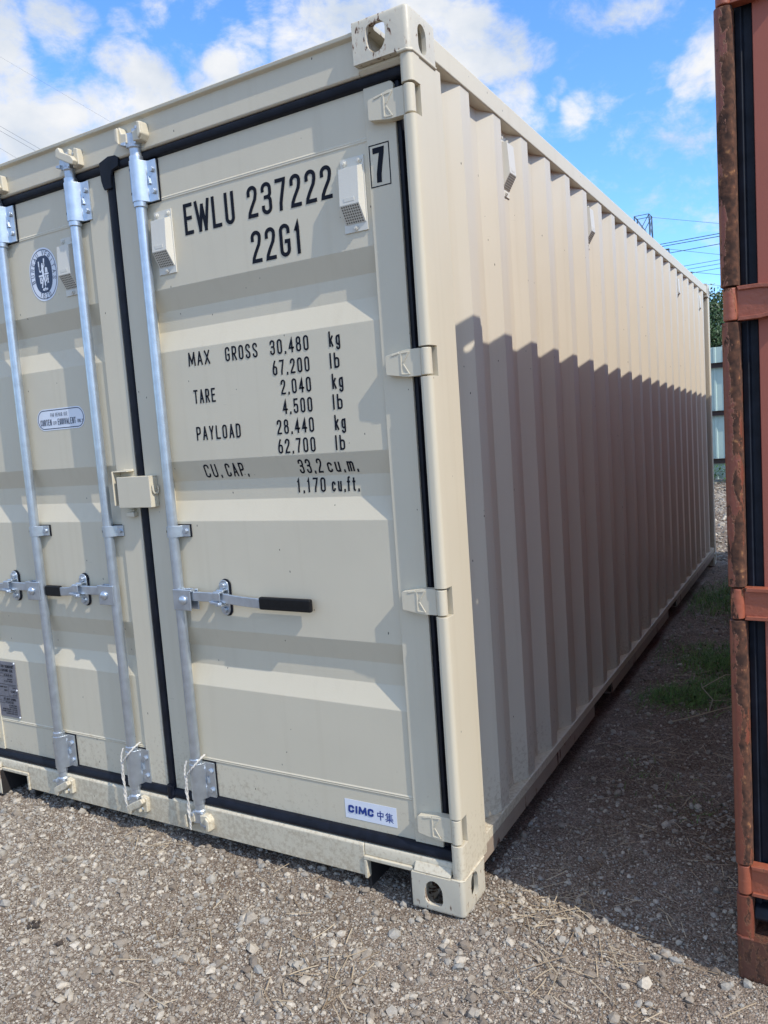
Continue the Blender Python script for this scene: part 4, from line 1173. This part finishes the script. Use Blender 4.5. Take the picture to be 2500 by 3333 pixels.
blades([(0, -.35, 200, .7, .03, .10, .0022, 0), (.62, -.30, 70, .07, .03, .12, .0025, 0), (.18, .16, 60, .07, .03, .09, .0025, 0), (.33, -.16, 14, .08, .06, .13, .0028, 0),
        (-1.35, -.03, 60, .09, .03, .09, .0022, 0), (-.75, -.45, 18, .12, .06, .14, .0025, 0), (-.3, -.38, 40, .07, .03, .10, .0028, 0), (.40, -.02, 30, .10, .05, .12, .0025, 0),
        (.35, 1.2, 220, .3, .03, .10, .0022, 0), (.45, .6, 160, .25, .03, .10, .0022, 0), (.25, 1.5, 120, .12, .04, .12, .0022, 0), (.4, 3.5, 500, 1.0, .05, .14, .003, 0), (.2, 5.5, 400, .9, .05, .14, .003, 0),
        (-.6, 8.5, 500, 1.6, .08, .2, .006, 0), (-.6, 12, 600, 1.8, .08, .2, .007, 0)], M['straw'], 'dry_straw', .010)
blades([(.30, 2.15, 900, .10, .03, .075, .0035, 1.0), (.44, 2.35, 650, .10, .03, .08, .0035, 1.0), (.20, 2.10, 200, .07, .03, .06, .0035, 1.0), (.42, 2.75, 1100, .14, .03, .10, .0035, 1.1), (.58, 2.9, 800, .12, .04, .12, .0035, 1.1),
        (.30, 3.0, 600, .14, .03, .07, .0035, 1.0), (.30, 4.4, 1800, .24, .04, .12, .004, 1.1), (.55, 4.8, 1200, .20, .04, .14, .004, 1.1), (.55, 3.8, 200, .12, .05, .22, .004, 1.2), (.35, 1.15, 60, .12, .02, .05, .003, .9), (.50, .95, 40, .06, .02, .05, .003, .9),
        (-.7, 10.5, 300, .5, .05, .12, .006, 1.0), (-1.0, 13.8, 700, .9, .06, .16, .007, 1.1), (-.4, 12.4, 250, .5, .05, .12, .006, 1.0)], M['grass'], 'grass', .002)

# a dead vine stem lying in the shade by the red container
t = MB()
t.tube([(.30, 1.78, .012), (.40, 1.84, .03), (.50, 1.96, .035), (.62, 2.10, .03), (.70, 2.22, .03)], .0030, 6)
t.tube([(.45, 1.90, .032), (.45, 2.05, .045), (.38, 2.20, .05), (.36, 2.32, .035)], .0026, 6)
t.tube([(.38, 2.20, .05), (.47, 2.42, .06), (.58, 2.50, .045), (.68, 2.48, .03)], .0024, 6)
tag(t.build('dead_stem', M['straw']), 'pale dead forked plant stem lying in the shade between the containers', 'dead plant')

# dark clods of earth on the gravel
random.seed(3)
def clod(x, y, r, label):
    c = MB()
    for i in range(7):
        v0 = IV * (1 + rng.uniform(-.3, .3, (12, 1))) * r * rng.uniform(.35, .75)
        o = np.array([x + rng.normal(0, r * .6), y + rng.normal(0, r * .5), r * .25])
        c.add([tuple(q + o) for q in v0], [tuple(q) for q in IF])
    return tag(c.build('earth_clod', M['clod'], smooth=0), label, 'clod', 'dark clods on the gravel')
clod(-1.255, -.575, .014, 'blackish clod on the gravel, nearest the left edge of the photo')
clod(-.765, -.37, .013, 'blackish clod on the open gravel below the middle lock rods')
clod(-1.09, -.60, .011, 'small blackish clod in the lower left gravel, second from the left edge')

# ------------------------------------------------------------------ fence beyond the containers
fence = thing('metal_fence', (-1.0, 15.25, 0), 'pale green sheet metal fence with dark brown rails beyond the containers', 'fence')
sh = MB()
pts = []
x = -9.0
while x < 9.0:
    pts += [(x, 0), (x + .17, 0), (x + .185, -.022), (x + .215, -.022), (x + .23, 0)]; x += .23
ring = pts + [(a, b + .004) for a, b in reversed(pts)]
vs = [(a, b, .05) for a, b in ring] + [(a, b, 2.72) for a, b in ring]; m_ = len(ring)
sh.add(vs, [(i, (i + 1) % m_, m_ + (i + 1) % m_, m_ + i) for i in range(m_)])
sh.build('sheet', M['fence'], fence, smooth=0)
for z in (2.36, 1.40, .43):
    g = MB(); g.box(-9, 9, -.080, -.024, z - .055, z - .045); g.box(-9, 9, -.034, -.024, z - .045, z + .035); g.box(-9, 9, -.080, -.024, z + .035, z + .045)
    g.build('rail', M['girt'], fence)
for x in (-7.5, -4.5, 2.0, 5.0):
    g = MB(); g.box(x - .05, x + .05, -.20, -.082, 0, 2.6); g.build('post', M['girt'], fence)

# weeds at the foot of the fence
def weed(x, y, h, n, label):
    t_ = thing('weed', (x, y, 0), label, 'weed', 'weeds at the foot of the fence')
    w = MB(); x0, y0 = x, y; x = y = 0.0
    for _ in range(7):
        a = random.uniform(0, 2 * PI); l = random.uniform(.08, .22)
        w.tube([(x, y, 0), (x + math.cos(a) * l * .5, y + math.sin(a) * l * .5, h * .6), (x + math.cos(a) * l, y + math.sin(a) * l, h * random.uniform(.7, 1))], .006, 5)
    w.build('stem', M['weed'], t_, smooth=0)
    w = MB()
    for _ in range(n):
        a = random.uniform(0, 2 * PI); r = random.uniform(0, .28); z = random.uniform(.03, h)
        c = Vector((x + math.cos(a) * r, y + math.sin(a) * r, z)); s = random.uniform(.03, .06)
        d = Vector((math.cos(a + random.uniform(-1, 1)), math.sin(a + random.uniform(-1, 1)), random.uniform(-.4, .5))).normalized(); b_ = d.cross(Vector((0, 0, 1))).normalized() * s * .45
        w.add([c, c + d * s * .5 + b_, c + d * s * 1.4, c + d * s * .5 - b_], [(0, 1, 2, 3)])
    w.build('foliage', M['weed'], t_, smooth=0, fix=False)
    return t_
weed(-1.15, 14.95, .36, 260, 'bushy green weed at the fence foot, nearer the cream container')
weed(-.72, 14.85, .34, 260, 'bushy green weed at the fence foot, nearer the rusty red container post')

# ------------------------------------------------------------------ tree behind the fence
def tree(loc, h, label):
    tr = thing('tree', loc, label, 'tree')
    t = MB()
    t.tube([(0, 0, 0), (.06, .05, h * .35), (-.05, 0, h * .6), (.05, 0, h * .92)], .16, 9, r1=.03)
    limbs = []
    for i in range(26):
        z = h * random.uniform(.28, .9); a = random.uniform(0, 2 * PI); l = (1.05 - abs(z / h - .5) * 1.1) * random.uniform(1.0, 2.0)
        e = Vector((math.cos(a) * l, math.sin(a) * l, z + l * .55)); limbs.append((Vector((0, 0, z)), e))
        t.tube([(0, 0, z), tuple(Vector((0, 0, z)).lerp(e, .5) + Vector((0, 0, -.08))), tuple(e)], .04, 6, r1=.01)
    t.build('trunk', M['bark'], tr)
    V = []; F = []
    for a, e in limbs + [(Vector((0, 0, h * .8)), Vector((.1, 0, h * 1.0)))]:
        for k in range(6):
            c = a.lerp(e, random.uniform(.45, 1.08)) + Vector([random.gauss(0, .16) for _ in range(3)])
            for _ in range(120):
                p = c + Vector([random.gauss(0, .19) for _ in range(3)])
                d = Vector([random.gauss(0, 1) for _ in range(3)]).normalized(); b_ = d.orthogonal().normalized(); s = random.uniform(.07, .14)
                o = len(V); V += [tuple(p), tuple(p + d * s * .5 + b_ * s * .3), tuple(p + d * s), tuple(p + d * s * .5 - b_ * s * .3)]; F.append((o, o + 1, o + 2, o + 3))
    c = np_mesh('crown', np.array(V), np.array(F), M['leaf'], False); c.parent = tr
    return tr
random.seed(11)
tree((-2.45, 27.0, 0), 5.0, 'dark green leafy tree rising behind the pale green fence')

# ------------------------------------------------------------------ pylon, pole and wires
def pylon(top, w, hh, label):
    p = thing('power_pylon', (top.x, top.y, 0), label, 'pylon')
    t = MB(); zt = top.z
    lv = [(0, 3.2), (.25, 2.5), (.45, 2.0), (.62, 1.6), (.76, 1.3), (.88, 1.05), (1.0, 1.0)]
    pts = [[Vector((sx * w / 2 * k, sy * w / 2 * k, zt * f_)) for sx, sy in ((-1, -1), (1, -1), (1, 1), (-1, 1))] for f_, k in lv]
    for a, b_ in zip(pts, pts[1:]):
        for i in range(4):
            j = (i + 1) % 4
            t.bar(a[i], b_[i], .16); t.bar(a[i], b_[j], .09); t.bar(a[j], b_[i], .09); t.bar(b_[i], b_[j], .09)
    t.build('lattice', M['pylon'], p, smooth=0)
    return p
pylon(Vector((-37.98, 200.00, 48.78)), 3.4, 40, 'distant lattice steel power pylon showing above the cream container roof')
def pole(q, label):
    q = Vector(q)
    p = thing('utility_pole', (q.x - .9, q.y, 0), label, 'utility pole', 'utility poles carrying the wires')
    t = MB(); t.cyl((0, 0, 0), (0, 0, q.z + .1), .16, .11, 10); t.build('pole', M['bark'], p)
    t = MB(); t.box(-1.1, 1.0, -.07, .07, q.z - .12, q.z + .02); t.build('crossarm', M['pylon'], p)
    t = MB(); t.tube([(.92, 0, q.z), (.98, .0, q.z - .25), (.9, 0, q.z - .5)], .06, 6); t.build('insulator', M['pylon'], p)
pole((-10.94, 70.00, 15.30), 'pole with dark crossarm tip, higher of the two above the cream roof edge')
pole((-11.95, 90.00, 16.31), 'pole with dark crossarm tip, lower of the two above the cream roof edge')
def wire(A, B, r, label, back=0.0, fwd=1.0):
    A = Vector(A); B = Vector(B)
    P0 = A.lerp(B, -back); P1 = A.lerp(B, 1 + fwd)
    n = 14; ps = []
    for i in range(n + 1):
        f_ = i / n; q = P0.lerp(P1, f_); ps.append(q)
    t = MB(); t.tube(ps, r, 5)
    return tag(t.build('power_line', M['wire']), label, 'power line', 'overhead power lines')
wire((-11.55, 70.00, 15.78), (-6.47, 66.00, 15.03), .030, 'thick dark wire rising to the right, topmost of those above the cream roof', .2)
wire((-11.36, 70.00, 15.58), (-6.47, 66.00, 14.82), .030, 'thick dark wire rising to the right, second from the top above the cream roof', .2)
wire((-10.85, 70.00, 14.93), (-6.49, 66.00, 14.24), .028, 'dark wire rising to the right from the higher crossarm tip', .02)
wire((-10.90, 70.00, 15.27), (-7.83, 78.00, 15.55), .018, 'faint wire sagging to the right from the higher crossarm tip', .02)
wire((-12.67, 90.00, 17.04), (-8.57, 85.00, 16.26), .026, 'thin wire rising to the right, just above the lower crossarm group', .3)
wire((-12.27, 90.00, 16.64), (-8.58, 85.00, 15.87), .026, 'thin wire rising to the right, middle of the lower group', .3)
wire((-11.37, 90.00, 16.20), (-8.60, 85.00, 15.45), .026, 'thin wire rising to the right, lowest of the lower group', .3)
wire((-11.87, 90.00, 16.28), (-10.00, 98.00, 16.79), .026, 'thin wire sinking to the right from the lower crossarm tip', .02)
wire((-12.62, 110.00, 17.56), (-11.38, 112.00, 17.49), .020, 'very faint wire just over the far top corner of the cream container', .5)
wire((-36.68, 200.00, 48.42), (-21.87, 204.00, 44.90), .04, 'very faint wire running right from the lattice pylon top', .02)
wire((-69.47, 50.00, 33.99), (-66.45, 52.00, 31.63), .014, 'dark wire sloping down behind the cream roof at far left, upper of the close pair', .6, .6)
wire((-69.55, 50.00, 33.57), (-67.00, 52.00, 31.53), .014, 'dark wire sloping down behind the cream roof at far left, lower of the close pair', .6, .6)
wire((-69.86, 50.00, 32.00), (-70.07, 52.00, 31.57), .010, 'faint wire at the left edge, below the close pair of dark wires', .6, .9)
wire((-81.60, 60.00, 47.56), (-67.98, 62.00, 37.96), .008, 'long faint wire crossing the clouds at upper left', .4, .4)
